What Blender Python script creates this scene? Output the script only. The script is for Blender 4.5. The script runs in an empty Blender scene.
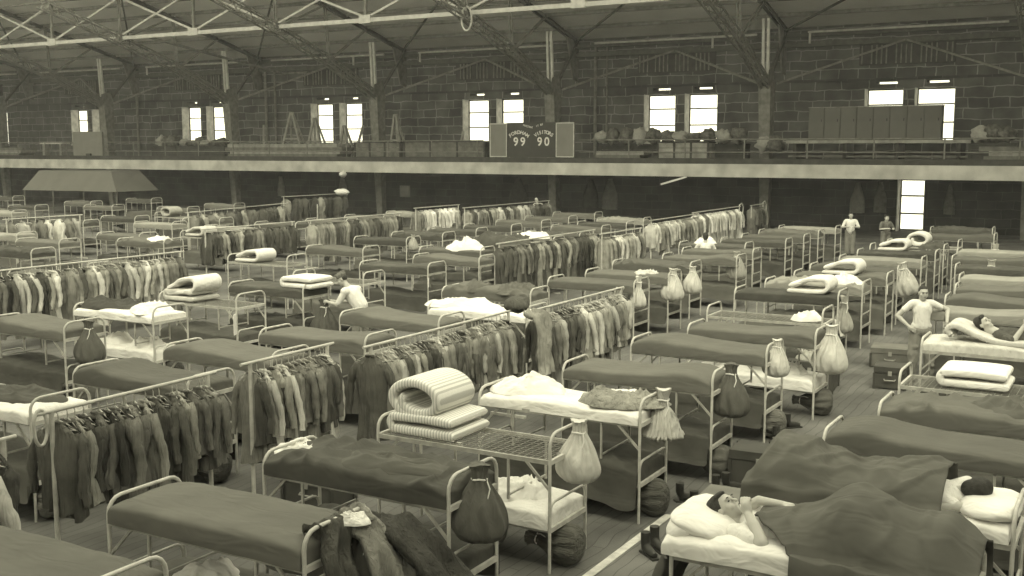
import bpy, bmesh, math, random
from mathutils import Vector, Matrix, noise, Euler
random.seed(7)
C = bpy.context.scene.collection
PI = math.pi
sin, cos = math.sin, math.cos

# ---------------------------------------------------------------- camera
CAM_H = 4.0
F_PX = 1100.0
pitch = math.atan((288 - 149) / F_PX)
yaw = math.radians(30.1)
cam = bpy.data.objects.new('camera', bpy.data.cameras.new('camera'))
C.objects.link(cam)
cam.location = (0, 0, CAM_H)
cam.rotation_euler = (PI / 2 - pitch, 0, yaw)
cam.data.sensor_width = 36
cam.data.lens = 36 * F_PX / 1024
cam.data.clip_end = 400
cam.data.clip_start = 0.1
bpy.context.scene.camera = cam

# ---------------------------------------------------------------- light and exposure
w = bpy.data.worlds.new('sky')
bpy.context.scene.world = w
w.use_nodes = True
bg = w.node_tree.nodes['Background']
bg.inputs[0].default_value = (1.0, 0.965, 0.73, 1)
bg.inputs[1].default_value = 2.15
sun = bpy.data.objects.new('sun', bpy.data.lights.new('sun', 'SUN'))
C.objects.link(sun)
sun.data.energy = 1.95
sun.data.angle = math.radians(25)
sun.data.color = (1.0, 0.965, 0.73)
sun.rotation_euler = (math.radians(38), 0, math.radians(28))
vs = bpy.context.scene.view_settings
vs.view_transform = 'Standard'
vs.look = 'None'
vs.gamma = 1
vs.use_curve_mapping = False
vs.exposure = 0.0
HAZE = 0.0009

# ---------------------------------------------------------------- materials
def mat(name, v, rough=0.85, scale=6.0, amp=0.25, bump=0.0, bscale=40.0, rand=0.0, metal=0.0, folds=None):
    m = bpy.data.materials.new(name)
    m.use_nodes = True
    nt = m.node_tree; N = nt.nodes; L = nt.links
    b = N['Principled BSDF']
    b.inputs['Roughness'].default_value = rough
    b.inputs['Metallic'].default_value = metal
    b.inputs['Specular IOR Level'].default_value = 0.25
    tc = N.new('ShaderNodeTexCoord')
    nz = N.new('ShaderNodeTexNoise'); nz.inputs['Scale'].default_value = scale
    nz.inputs['Detail'].default_value = 5
    L.new(tc.outputs['Object'], nz.inputs['Vector'])
    rp = N.new('ShaderNodeValToRGB')
    lo, hi = v * (1 - amp), v * (1 + amp)
    tint = (1.0, 0.985, 0.86 + .1 * min(1, v))
    rp.color_ramp.elements[0].position = 0.3
    rp.color_ramp.elements[1].position = 0.7
    rp.color_ramp.elements[0].color = (lo * tint[0], lo * tint[1], lo * tint[2], 1)
    rp.color_ramp.elements[1].color = (hi * tint[0], hi * tint[1], hi * tint[2], 1)
    L.new(nz.outputs['Fac'], rp.inputs['Fac'])
    col = rp.outputs['Color']
    if rand:
        oi = N.new('ShaderNodeObjectInfo')
        mr = N.new('ShaderNodeMapRange')
        mr.inputs['To Min'].default_value = 1 - rand
        mr.inputs['To Max'].default_value = 1 + rand
        L.new(oi.outputs['Random'], mr.inputs['Value'])
        mx = N.new('ShaderNodeVectorMath'); mx.operation = 'SCALE'
        L.new(col, mx.inputs[0]); L.new(mr.outputs['Result'], mx.inputs['Scale'])
        col = mx.outputs[0]
    L.new(col, b.inputs['Base Color'])
    if folds:
        st, sc3, dist = folds
        mp = N.new('ShaderNodeMapping'); mp.inputs['Scale'].default_value = sc3
        L.new(tc.outputs['Object'], mp.inputs['Vector'])
        n3 = N.new('ShaderNodeTexNoise'); n3.inputs['Scale'].default_value = 1.0; n3.inputs['Detail'].default_value = 2; n3.inputs['Distortion'].default_value = .6
        L.new(mp.outputs[0], n3.inputs['Vector'])
        bp = N.new('ShaderNodeBump'); bp.inputs['Strength'].default_value = st; bp.inputs['Distance'].default_value = dist
        L.new(n3.outputs['Fac'], bp.inputs['Height']); L.new(bp.outputs['Normal'], b.inputs['Normal'])
    elif bump:
        n2 = N.new('ShaderNodeTexNoise'); n2.inputs['Scale'].default_value = bscale
        L.new(tc.outputs['Object'], n2.inputs['Vector'])
        bp = N.new('ShaderNodeBump'); bp.inputs['Strength'].default_value = bump
        bp.inputs['Distance'].default_value = 0.02
        L.new(n2.outputs['Fac'], bp.inputs['Height'])
        L.new(bp.outputs['Normal'], b.inputs['Normal'])
    return m

def brick_mat(name, c1, c2, mortar, bw, rh, msize=0.02, axes='XZ'):
    m = bpy.data.materials.new(name); m.use_nodes = True
    nt = m.node_tree; N = nt.nodes; L = nt.links
    b = N['Principled BSDF']; b.inputs['Roughness'].default_value = 0.95
    b.inputs['Specular IOR Level'].default_value = 0.1
    tc = N.new('ShaderNodeTexCoord')
    sp = N.new('ShaderNodeSeparateXYZ'); cb = N.new('ShaderNodeCombineXYZ')
    L.new(tc.outputs['Object'], sp.inputs[0])
    L.new(sp.outputs[axes[0]], cb.inputs[0]); L.new(sp.outputs[axes[1]], cb.inputs[1])
    wob = N.new('ShaderNodeTexNoise'); wob.inputs['Scale'].default_value = 1.2
    L.new(cb.outputs[0], wob.inputs['Vector'])
    wm = N.new('ShaderNodeVectorMath'); wm.operation = 'SCALE'; wm.inputs['Scale'].default_value = 0.22
    L.new(wob.outputs['Color'], wm.inputs[0])
    ad = N.new('ShaderNodeVectorMath'); L.new(cb.outputs[0], ad.inputs[0]); L.new(wm.outputs[0], ad.inputs[1])
    br = N.new('ShaderNodeTexBrick')
    L.new(ad.outputs[0], br.inputs['Vector'])
    t = (1, .99, .93)
    for k, v in (('Color1', c1), ('Color2', c2), ('Mortar', mortar)):
        br.inputs[k].default_value = (v * t[0], v * t[1], v * t[2], 1)
    br.inputs['Scale'].default_value = 1
    br.inputs['Brick Width'].default_value = bw
    br.inputs['Row Height'].default_value = rh
    br.inputs['Mortar Size'].default_value = msize
    br.inputs['Mortar Smooth'].default_value = 0.3
    br.offset = 0.37; br.squash = 0.7; br.squash_frequency = 3
    nz = N.new('ShaderNodeTexNoise'); nz.inputs['Scale'].default_value = 0.9; nz.inputs['Detail'].default_value = 6
    L.new(cb.outputs[0], nz.inputs['Vector'])
    mr = N.new('ShaderNodeMapRange'); mr.inputs['From Min'].default_value = .3; mr.inputs['From Max'].default_value = .7
    mr.inputs['To Min'].default_value = 0.6; mr.inputs['To Max'].default_value = 1.35
    L.new(nz.outputs['Fac'], mr.inputs['Value'])
    sc = N.new('ShaderNodeVectorMath'); sc.operation = 'SCALE'
    L.new(br.outputs['Color'], sc.inputs[0]); L.new(mr.outputs['Result'], sc.inputs['Scale'])
    L.new(sc.outputs[0], b.inputs['Base Color'])
    bp = N.new('ShaderNodeBump'); bp.inputs['Strength'].default_value = .4; bp.inputs['Distance'].default_value = .03
    L.new(br.outputs['Fac'], bp.inputs['Height']); bp.invert = True
    L.new(bp.outputs['Normal'], b.inputs['Normal'])
    return m

def stripe_mat(name, v1, v2, scale, axis='Y', rough=.9):
    m = bpy.data.materials.new(name); m.use_nodes = True
    N = m.node_tree.nodes; L = m.node_tree.links
    b = N['Principled BSDF']; b.inputs['Roughness'].default_value = rough
    b.inputs['Specular IOR Level'].default_value = 0.15
    tc = N.new('ShaderNodeTexCoord'); wv = N.new('ShaderNodeTexWave')
    wv.bands_direction = axis; wv.inputs['Scale'].default_value = scale
    wv.inputs['Distortion'].default_value = 0.3
    L.new(tc.outputs['Object'], wv.inputs['Vector'])
    rp = N.new('ShaderNodeValToRGB')
    rp.color_ramp.elements[0].color = (v1, v1 * .99, v1 * .93, 1); rp.color_ramp.elements[0].position = .25
    rp.color_ramp.elements[1].color = (v2, v2 * .99, v2 * .93, 1); rp.color_ramp.elements[1].position = .5
    L.new(wv.outputs['Fac'], rp.inputs['Fac']); L.new(rp.outputs['Color'], b.inputs['Base Color'])
    return m

M = {}
M['floor'] = brick_mat('worn floor boards', .135, .115, .08, 3.5, 0.14, .006, 'YX')
M['paint'] = mat('white floor paint', .55, .8, 8, .25)
M['stone'] = brick_mat('rough stone masonry', .08, .14, .27, 1.3, .5, .03)
M['stone_dark'] = brick_mat('darkened stone masonry', .05, .08, .11, 1.1, .42, .02)  # darker copy of the wall stone; shade under the gallery is in its colour
M['reveal'] = mat('pale window reveal', .5, .9, 3, .3)  # reveals and sills, paler than the wall stone
M['roof'] = mat('roof boards', .8, .95, .5, .08)
M['concrete'] = mat('pale gallery fascia', .52, .9, 1.1, .28)
M['darkwood'] = mat('dark stained wood', .06, .7, 3, .3)
M['midwood'] = mat('weathered boards', .17, .8, 3, .35)
M['plank'] = mat('pale timber planks', .32, .8, 3, .3)
M['locker'] = mat('painted wardrobe wood', .13, .6, 1.5, .12)
M['steel'] = mat('grey painted truss steel', .22, .7, 4, .3)
M['steel_dark'] = mat('dark painted truss steel', .10, .7, 4, .3)
M['steel_light'] = mat('pale painted steel', .62, .6, 4, .15)
M['bed_iron'] = mat('light enamelled bed iron', .50, .4, 9, .2)
M['bed_rail'] = mat('grey bed angle iron', .36, .5, 9, .25)
M['spring'] = mat('bed spring wire', .22, .5, 9, .2)
M['blanket'] = mat('dark olive wool blanket', .115, .95, 3, .10, .25, 90, rand=.18, folds=(.5, (2.2, 6, 5), .06))
M['man_blanket'] = mat('charcoal wool blanket', .10, .95, 3, .12, .25, 90, folds=(.5, (2.2, 6, 5), .06))
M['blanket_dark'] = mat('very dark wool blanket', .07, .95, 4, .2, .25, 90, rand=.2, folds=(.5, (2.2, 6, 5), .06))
M['blanket_pale'] = mat('faded wool blanket', .26, .95, 3, .12, .2, 90, rand=.12, folds=(.5, (2.2, 6, 5), .06))
M['sheet'] = mat('white cotton sheet', .74, .9, 3, .08, .15, 12, folds=(.6, (5, 9, 9), .05))
M['tick'] = mat('off white mattress ticking', .70, .9, 4, .08)
M['stripe'] = stripe_mat('striped mattress ticking', .50, .76, 9, 'X')
M['bag_white'] = mat('white laundry bag cotton', .56, .9, 6, .12, folds=(.7, (14, 14, 5), .04))
M['bag_grey'] = mat('grey laundry bag cotton', .36, .9, 6, .15, folds=(.7, (14, 14, 5), .04))
M['bag_dark'] = mat('dark barracks bag canvas', .11, .9, 6, .2, folds=(.7, (14, 14, 5), .04))
M['coat_dark'] = mat('dark wool coat cloth', .08, .95, 5, .3, .2, 60, rand=.4, folds=(.9, (26, 26, 3.2), .05))
M['coat_mid'] = mat('olive wool coat cloth', .21, .95, 5, .3, .2, 60, rand=.45, folds=(.9, (26, 26, 3.2), .05))
M['coat_pale'] = mat('pale cotton coat cloth', .52, .95, 5, .2, .2, 60, rand=.25, folds=(.9, (26, 26, 3.2), .05))
M['shirt_white'] = mat('white shirt cloth', .72, .9, 5, .1, folds=(.7, (14, 14, 5), .04))
M['hanger'] = mat('pale hanger wood', .5, .7, 5, .2)
M['button'] = mat('pale metal button', .6, .4, 5, .1)
M['skin'] = mat('skin', .46, .6, 9, .08)
M['hair'] = mat('dark hair', .035, .7, 30, .4, .4, 80)
M['dark'] = mat('near black detail', .03, .6, 5, .2)
M['wool_trousers'] = mat('khaki trousers cloth', .21, .95, 5, .2, .3, 20, folds=(.7, (14, 14, 5), .04))
M['trunk'] = mat('dark footlocker panel', .07, .6, 3, .25)
M['trunk_mid'] = mat('grey footlocker panel', .16, .6, 3, .2)
M['paper'] = mat('white paper tag', .82, .8, 5, .05)
M['leather'] = mat('dark boot leather', .04, .45, 9, .3)
M['board'] = mat('scoreboard black', .055, .6, 2, .15)
M['board_grey'] = mat('scoreboard side panel', .22, .7, 2, .08)
M['canvas'] = mat('grey canvas awning', .12, .95, 1, .12)
M['junk'] = mat('mixed stored canvas bundles', .12, .95, 5, .6, .3, 10)
gm = bpy.data.materials.new('window daylight glass'); gm.use_nodes = True
gb = gm.node_tree.nodes['Principled BSDF']
gb.inputs['Base Color'].default_value = (1, 1, 1, 1)
gb.inputs['Transmission Weight'].default_value = 1.0
gb.inputs['Roughness'].default_value = 0.0
gb.inputs['IOR'].default_value = 1.02
gb.inputs['Specular IOR Level'].default_value = 0.2
M['glass'] = gm

# ---------------------------------------------------------------- mesh helpers
class MB:
    def __init__(s): s.v = []; s.f = []
    def grid(s, rows, cu=False, cv=False):
        """rows: list of lists of points"""
        b = len(s.v); nu, nv = len(rows), len(rows[0])
        for r in rows: s.v.extend([tuple(p) for p in r])
        for i in range(nu if cu else nu - 1):
            for j in range(nv if cv else nv - 1):
                a, c = i, (i + 1) % nu; d, e = j, (j + 1) % nv
                s.f.append((b + a * nv + d, b + c * nv + d, b + c * nv + e, b + a * nv + e))
        return s
    def cap(s, pts):
        b = len(s.v); s.v.extend([tuple(p) for p in pts]); s.f.append(tuple(range(b, b + len(pts)))); return s
    def box(s, x0, x1, y0, y1, z0, z1):
        b = len(s.v)
        s.v += [(x0, y0, z0), (x1, y0, z0), (x1, y1, z0), (x0, y1, z0), (x0, y0, z1), (x1, y0, z1), (x1, y1, z1), (x0, y1, z1)]
        s.f += [tuple(b + i for i in q) for q in ((0, 3, 2, 1), (4, 5, 6, 7), (0, 1, 5, 4), (1, 2, 6, 5), (2, 3, 7, 6), (3, 0, 4, 7))]
        return s
    def bar(s, a, b_, w, h=None, upv=(0, 0, 1)):
        """rectangular bar between two points"""
        a = Vector(a); b_ = Vector(b_); h = h or w
        d = (b_ - a).normalized(); u = Vector(upv)
        if abs(d.dot(u)) > .98: u = Vector((1, 0, 0))
        sd = d.cross(u).normalized(); u = sd.cross(d)
        b = len(s.v)
        for p in (a, b_):
            for q in ((-1, -1), (1, -1), (1, 1), (-1, 1)):
                s.v.append(tuple(p + sd * q[0] * w / 2 + u * q[1] * h / 2))
        s.f += [tuple(b + i for i in q) for q in ((0, 1, 2, 3), (7, 6, 5, 4), (0, 4, 5, 1), (1, 5, 6, 2), (2, 6, 7, 3), (3, 7, 4, 0))]
        return s
    def tube(s, path, r, n=8, closed=False, caps=True):
        P = [Vector(p) for p in path]; m = len(P)
        rad = r if isinstance(r, (list, tuple)) else [r] * m
        rows = []; prev = None
        for i in range(m):
            t = (P[(i + 1) % m if closed else min(i + 1, m - 1)] - P[(i - 1) % m if closed else max(i - 1, 0)])
            t = t.normalized() if t.length > 1e-9 else Vector((0, 0, 1))
            if prev is None:
                u = Vector((0, 0, 1)) if abs(t.z) < .9 else Vector((1, 0, 0))
                u = (u - t * u.dot(t)).normalized()
            else:
                u = (prev - t * prev.dot(t)).normalized()
            prev = u; v = t.cross(u)
            rows.append([P[i] + u * cos(2 * PI * k / n) * rad[i] + v * sin(2 * PI * k / n) * rad[i] for k in range(n)])
        s.grid(rows, closed, True)
        if caps and not closed: s.cap(list(reversed(rows[0]))); s.cap(rows[-1])
        return s
    def ell(s, c, r, R=None, n=12, m=8, disp=None):
        c = Vector(c); rows = []
        for i in range(m + 1):
            th = PI * i / m; row = []
            for k in range(n):
                ph = 2 * PI * k / n
                d = Vector((sin(th) * cos(ph), sin(th) * sin(ph), cos(th)))
                p = Vector((d.x * r[0], d.y * r[1], d.z * r[2]))
                if disp: p *= 1 + disp(d)
                if R: p = R @ p
                row.append(c + p)
            rows.append(row)
        return s.grid(rows, False, True)
    def mesh(s, name, m, smooth=False):
        me = bpy.data.meshes.new(name); me.from_pydata(s.v, [], s.f)
        me.materials.append(M[m] if isinstance(m, str) else m)
        if smooth: me.shade_smooth()
        me.update(); return me

def put(name, me, parent=None, loc=(0, 0, 0), rz=0):
    o = bpy.data.objects.new(name, me); C.objects.link(o)
    o.location = loc; o.rotation_euler = (0, 0, rz)
    if parent: o.parent = parent
    return o
def tag(o, label=None, cat=None, group=None, kind=None):
    for k, v in (('label', label), ('category', cat), ('group', group), ('kind', kind)):
        if v: o[k] = v
    return o
def thing(name, label, cat, loc=(0, 0, 0), rz=0, group=None):
    return tag(put(name, None, None, loc, rz), label, cat, group)
def struct(name, mb, m, smooth=False):
    return tag(put(name, mb.mesh(name, m, smooth)), kind='structure')
def setmat(o, m):
    o.material_slots[0].link = 'OBJECT'; o.material_slots[0].material = M[m]
def nz3(x, y, z): return noise.noise(Vector((x, y, z)))
def sgp(a, p): return math.copysign(abs(a) ** p, a)
ORD = ['first', 'second', 'third', 'fourth', 'fifth', 'sixth', 'seventh', 'eighth', 'ninth', 'tenth', 'eleventh', 'twelfth', 'thirteenth',
       'fourteenth', 'fifteenth', 'sixteenth', 'seventeenth', 'eighteenth', 'nineteenth', 'twentieth']

# ================================================================= ROOM
XL, XR = -96.0, 14.0
YW, YO = 56.0, 56.8            # stone wall inner and outer faces
YL, ZL0, ZL1 = 50.0, 2.69, 3.30  # gallery front edge
struct('floor', MB().box(XL, 14, -8, YO, -0.2, 0), 'floor')
mb = MB(); mb.box(-4.42, -4.33, 5.0, 11.0, 0, .006)
tag(put('trim_1', mb.mesh('trim_1', 'paint')), kind='structure')

PAIRS = [-10.19 + 11.7 * (1 - k) - 11.7 for k in range(0, 8)]     # window pair centres
wins = []                                                       # x0,x1,z0,z1
for k, xc in enumerate(PAIRS):
    wins.append((xc - 2.3, xc - .45, 4.35, 6.93)); wins.append((xc + .05, xc + 1.9, 4.35, 6.93))
DOOR = (-10.75, -9.45, 0.0, 2.55)
slits = [(a + .55, b_ - .3, 7.13, 7.27) for a, b_, _, _ in wins]
def wall_with_holes(zb, zt, holes, y0, y1):
    """wall slab built of cells round rectangular openings"""
    xs = sorted({XL, XR} | {h[0] for h in holes} | {h[1] for h in holes})
    mb = MB()
    for a, b_ in zip(xs[:-1], xs[1:]):
        mid = (a + b_) / 2
        hs = sorted([(h[2], h[3]) for h in holes if h[0] < mid < h[1]])
        z = zb
        for z0, z1 in hs:
            if z0 > z: mb.box(a, b_, y0, y1, z, z0)
            z = z1
        if z < zt: mb.box(a, b_, y0, y1, z, zt)
    return mb
struct('wall_back', wall_with_holes(2.65, 10.1, [h for h in wins + slits if h[2] > 2.7], YW, YO), 'stone')
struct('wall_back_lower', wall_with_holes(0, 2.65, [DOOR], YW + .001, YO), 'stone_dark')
struct('wall_left_unseen', MB().box(XL - .5, XL, -8, YO, 0, 15), 'stone')  # out of view, added to keep side light out of the hall
struct('wall_right_unseen', MB().box(14, 14.4, -8, YO, 0, 15), 'stone')  # also unseen, added to close the right side against light
struct('wall_front_unseen', MB().box(XL, 14, -8.4, -8, 0, 8), 'stone')  # added behind the camera to block light, kept low to brighten roof
for i, (a, b_, z0, z1) in enumerate(wins):
    fr = MB()
    for zz in (z0 + .04, z0 + (z1 - z0) * .36, z0 + (z1 - z0) * .7, z1 - .04): fr.box(a, b_, YO - .12, YO - .06, zz - .035, zz + .035)
    for xx in (a + .04, b_ - .04): fr.box(xx - .04, xx + .04, YO - .12, YO - .06, z0, z1)
    o = struct('window_%d' % (i + 1), fr, 'midwood')
    g = put('window_pane', MB().box(a, b_, YO - .10, YO - .09, z0, z1).mesh('window_pane', 'glass'), o)
    rv = MB().box(a + .001, a + .03, YW + .02, YO - .13, z0, z1).box(b_ - .03, b_ - .001, YW + .02, YO - .13, z0, z1)
    put('window_reveal', rv.mesh('window_reveal', 'reveal'), o)
    put('window_sill', MB().box(a - .05, b_ + .05, YW - .06, YO - .13, z0 - .08, z0).mesh('window_sill', 'reveal'), o)
dr = MB()
for zz in (.05, .85, 1.72, 2.5): dr.box(DOOR[0], DOOR[1], YO - .15, YO - .08, zz - .04, zz + .04)
for xx in (DOOR[0] + .05, DOOR[1] - .05): dr.box(xx - .05, xx + .05, YO - .15, YO - .08, 0, 2.55)
o = struct('door_1', dr, 'midwood')
put('door_pane', MB().box(DOOR[0], DOOR[1], YO - .12, YO - .11, 0, 2.55).mesh('door_pane', 'glass'), o)
put('door_reveal', MB().box(DOOR[0] + .001, DOOR[0] + .04, YW + .02, YO - .16, 0, 2.55).box(DOOR[1] - .04, DOOR[1] - .001, YW + .02, YO - .16, 0, 2.55).mesh('door_reveal', 'reveal'), o)
# lintel course and eave beam
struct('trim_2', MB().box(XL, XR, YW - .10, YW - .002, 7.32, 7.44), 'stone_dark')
struct('trim_3', MB().box(XL, XR, YW - .35, YW - .01, 9.05, 9.3).box(XL, XR, YW - .3, YW - .01, 9.55, 9.7), 'steel_dark')
# roof slab (slope rising towards the hall)
SL = 0.262
rb = MB()
def roofz(y): return 10.05 + SL * (56 - y)
rows = [[(x, y, roofz(y)) for x in (XL, XR)] for y in (YO + .3, 39.0)]
rows2 = [[(x, y, roofz(y) + .25) for x in (XL, XR)] for y in (YO + .3, 39.0)]
rb.grid(rows); rb.grid(rows2); rb.cap([rows[1][0], rows[1][1], rows2[1][1], rows2[1][0]])
for (ya, yb) in ((1.0, -8.0),):  # unseen flat roof strip, added to cut light from the camera side
    q1 = [[(x, y, 14.2 + .0 * y) for x in (XL, XR)] for y in (ya, yb)]; q2 = [[(x, y, 14.45) for x in (XL, XR)] for y in (ya, yb)]
    rb.grid(q1); rb.grid(q2)
struct('ceiling', rb, 'roof')
pu = MB()
for y in (54.0, 52.05, 50.1, 48.2, 46.3, 42.2): pu.box(XL, XR, y - .06, y + .06, roofz(y) - .2, roofz(y) - .02)
struct('trim_4', pu, 'steel')
# gallery
struct('gallery_floor', MB().box(XL, XR, YL + .02, YW - .01, 3.05, ZL1 - .005), 'darkwood')
struct('gallery_edge', MB().box(XL, XR, YL - .12, YL + .02, ZL0, ZL1), 'concrete')
struct('trim_5', MB().box(XL, XR, YL + .12, YL + .2, ZL1, ZL1 + .26), 'darkwood')
gb_ = MB()
for k in range(26): gb_.box(-92 + k * 3.9, -91.8 + k * 3.9, YL + .05, YW - .01, 2.75, 3.05)
struct('gallery_joists', gb_, 'darkwood')

# ================================================================= ROOF STEEL
def lattice(mb, a, b_, depth, wid, n, r=.045, lace=.03):
    """open lattice girder: four angle bars with zigzag lacing; depth lies in the Y-Z plane, wid along X"""
    a = Vector(a); b_ = Vector(b_); d = (b_ - a).normalized()
    nrm = Vector((0, -d.z, d.y)).normalized() if abs(d.x) < .5 else Vector((0, 0, 1))
    sx = Vector((1, 0, 0)) if abs(d.x) < .5 else Vector((0, 1, 0))
    cs = [(nrm * u * depth / 2 + sx * q * wid / 2) for u, q in ((1, 1), (1, -1), (-1, -1), (-1, 1))]
    for c in cs: mb.bar(a + c, b_ + c, r * 1.6)
    for i in range(n):
        p, q = a + (b_ - a) * i / n, a + (b_ - a) * (i + 1) / n
        for k in range(4):
            c1, c2 = cs[k], cs[(k + 1) % 4]
            if i % 2: c1, c2 = c2, c1
            mb.bar(p + c1, q + c2, lace)
COLX = [-4.7 - 11.75 * k for k in range(8)]
for k, x in enumerate(COLX):
    where = ['rightmost, above the row of wardrobes', 'right of the scoreboard, left of the wardrobes', 'directly behind the scoreboard', 'above the trestles left of the scoreboard',
             'above the stored bundles at left', 'over the far left window', 'at the far left end', 'beyond the far left end'][k]
    t = thing('roof_truss', 'grey riveted steel roof truss, ' + where, 'roof truss', (x, 53, 3.3), 0, 'roof trusses')
    def part(name, mb, m): return put(name, mb.mesh(name, m), t, (-x, -53, -3.3))
    N0, M1, M2, M3 = (x, 53, 7.0), (x, 48.65, 8.85), (x, 44.4, 10.2), (x, 39.2, 11.7)
    E0, U0, U1, U2 = (x, 55.8, 9.9), (x, 52.05, 10.85), (x, 48.4, 11.85), (x, 44.4, 12.85)
    c = MB()                                                     # tapered column, widest at its head
    for q in (-1, 1):
        c.grid([[(x + q * .16 - .02, 53 - .42 , 7.0), (x + q * .16 - .02, 53.38, 7.0)], [(x + q * .16 - .02, 53.15, 0), (x + q * .16 - .02, 53.5, 0)]])
    c.grid([[(x - .3, 52.6, 7.0), (x + .3, 52.6, 7.0)], [(x - .2, 53.12, 0), (x + .2, 53.12, 0)]])
    c.grid([[(x - .3, 52.6, 7.0), (x - .3, 53.4, 7.0)], [(x - .2, 53.12, 0), (x - .2, 53.5, 0)]])
    c.grid([[(x + .3, 52.6, 7.0), (x + .3, 53.4, 7.0)], [(x + .2, 53.12, 0), (x + .2, 53.5, 0)]])
    part('column', c, 'steel')
    lc = MB(); lattice(lc, N0, M1, .5, .34, 8); lattice(lc, M1, M2, .5, .34, 8); lattice(lc, M2, M3, .5, .34, 9); part('lattice_chord', lc, 'steel')
    uc = MB()
    for q in (-.12, .12):
        uc.bar((x + q, E0[1], E0[2]), (x + q, U2[1], U2[2]), .08, .16); uc.bar((x + q, U2[1], U2[2]), (x + q, 39.2, roofz(39.2) - .25), .08, .16)
    part('upper_chord', uc, 'steel_dark')
    def dbl(name, a, b_, m, s_=.1, w_=.07):
        mm = MB()
        for q in (-s_, s_): mm.bar((a[0] + q, a[1], a[2]), (b_[0] + q, b_[1], b_[2]), w_)
        part(name, mm, m)
    dbl('vertical_strut', (x, 52.75, 7.5), (x, 52.6, 10.2), 'steel_light', .12, .13)
    dbl('vertical_strut', M1, U1, 'steel', .07)
    dbl('vertical_strut', M2, U2, 'steel', .07)
    dbl('diagonal_strut', N0, M1, 'steel', .2, .09)
    dbl('diagonal_strut', M1, U0, 'steel', .07)
    dbl('diagonal_strut', M2, U1, 'steel', .07)
    dbl('diagonal_strut', N0, E0, 'steel_dark', .07, .09)
    g = MB(); gz = [(x, 56.0, 10.0), (x, 54.6, 10.1), (x, 55.35, 7.9), (x, 56.0, 7.7)]
    for q in (-.04, .04): g.cap([(p[0] + q, p[1], p[2]) for p in gz])
    g.grid([[(p[0] - .04, p[1], p[2]) for p in gz], [(p[0] + .04, p[1], p[2]) for p in gz]], False, True)
    part('gusset_plate', g, 'steel')
    n0 = MB(); gz = [(x, 53.55, 7.0), (x, 52.3, 7.0), (x, 52.45, 7.75), (x, 53.25, 8.0)]
    for q in (-.24, .24):
        n0.cap([(p[0] + q, p[1], p[2]) for p in gz])
    part('gusset_plate', n0, 'steel')
    if k < 7:                                                   # bracing bay towards the next truss
        x2 = COLX[k + 1]; xm = (x + x2) / 2
        nm = ['far right bay', 'bay over the wardrobes and bundles', 'bay right above the scoreboard', 'bay over the crates', 'bay over the plank stack',
              'bay over the bundles at left', 'far left bay'][k]
        b = thing('longitudinal_truss', 'pale lattice truss spanning between roof trusses, ' + nm, 'truss', (xm, 44.4, 10.3), 0, 'longitudinal bracing trusses')
        def bp(name, mm, m): return put(name, mm.mesh(name, m), b, (-xm, -44.4, -10.3))
        bp('bottom_chord', MB().bar((x - .3, 44.4, 10.3), (x2 + .3, 44.4, 10.3), .16, .2), 'steel_light')
        bp('top_chord', MB().bar((x, 44.4, 12.7), (x2, 44.4, 12.7), .1), 'steel')
        bp('vertical_strut', MB().bar((xm, 44.4, 10.3), (xm, 44.4, 12.7), .14), 'steel')
        for (p, q) in ((x, xm), (xm, x2)):
            bp('cross_brace', MB().bar((p, 44.4, 10.45), (q, 44.4, 12.6), .1), 'steel_light')
            bp('cross_brace', MB().bar((p, 44.5, 12.6), (q, 44.5, 10.45), .1), 'steel_light')
        bp('gusset_plate', MB().box(xm - .35, xm + .35, 44.28, 44.5, 10.15, 10.55), 'steel_light')
        kb = thing('knee_brace', 'dark inverted V steel brace against the stone wall, ' + nm, 'brace', (xm, 53.3, 7.2), 0, 'wall knee braces')
        for p in (x, x2):
            put('brace_bar', MB().bar((p + (.4 if p < xm else -.4), 53.3, 7.15), (xm, 55.75, 9.2), .17, .1).mesh('brace_bar', 'steel'), kb, (-xm, -53.3, -7.2))
        kh = thing('eave_pipe', 'pale pipe run under the eave with a short drop, ' + nm, 'pipe', (xm, 55.5, 9.9), 0, 'eave pipes')
        put('pipe', MB().tube([(x2 + 1.2, 55.62, 9.76), (x - 1.4, 55.62, 9.76)], .055, 8).mesh('pipe', 'steel_light', True), kh, (-xm, -55.5, -9.9))
        xd = x2 + 1.3 if k % 2 == 0 else x2 + 8.0
        put('drop_pipe', MB().tube([(xd, 55.62, 9.76), (xd, 55.62, 9.2)], .065, 8).mesh('drop_pipe', 'steel_light', True), kh, (-xm, -55.5, -9.9))
        lv = MB().box(xm - 2.2, xm + 2.2, YW - .1, YW - .001, 8.05, 9.05)
        ol = thing('wall_vent', 'dark slatted wooden vent panel under the eave, ' + nm, 'vent', (xm, YW - .1, 8.05), 0, 'slatted wall vents')
        put('panel', lv.mesh('panel', 'darkwood'), ol, (-xm, -YW + .1, -8.05))
        sl = MB()
        for q in range(19):
            if (q * 7 + k) % 5 != 2: sl.box(xm - 2.1 + q * .23, xm - 2.03 + q * .23, YW - .15, YW - .1, 8.1, 9.0)
        put('slats', sl.mesh('slats', 'steel'), ol, (-xm, -YW + .1, -8.05))
        # roof rod bracing
        rd = thing('roof_brace', 'thin dark diagonal bracing rod below the roof, ' + nm, 'brace', (xm, 52, 10.5), 0, 'roof bracing rods')
        put('rod', MB().bar((x2, 55.6, roofz(55.6) - .3), (x, 44.6, roofz(44.6) - .35), .09).mesh('rod', 'steel_dark'), rd, (-xm, -52, -10.5))
# cable coil on the truss above the scoreboard
tag(put('rope_coil', MB().tube([(-28.0 + .28 * cos(a) , 44.1, 10.0 + .55 * sin(a)) for a in [i * PI / 8 for i in range(16)]], .05, 6, True).mesh('rope_coil', 'steel_light', True)),
    'pale coil of rope hanging on the roof truss, top centre', 'rope')
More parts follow.
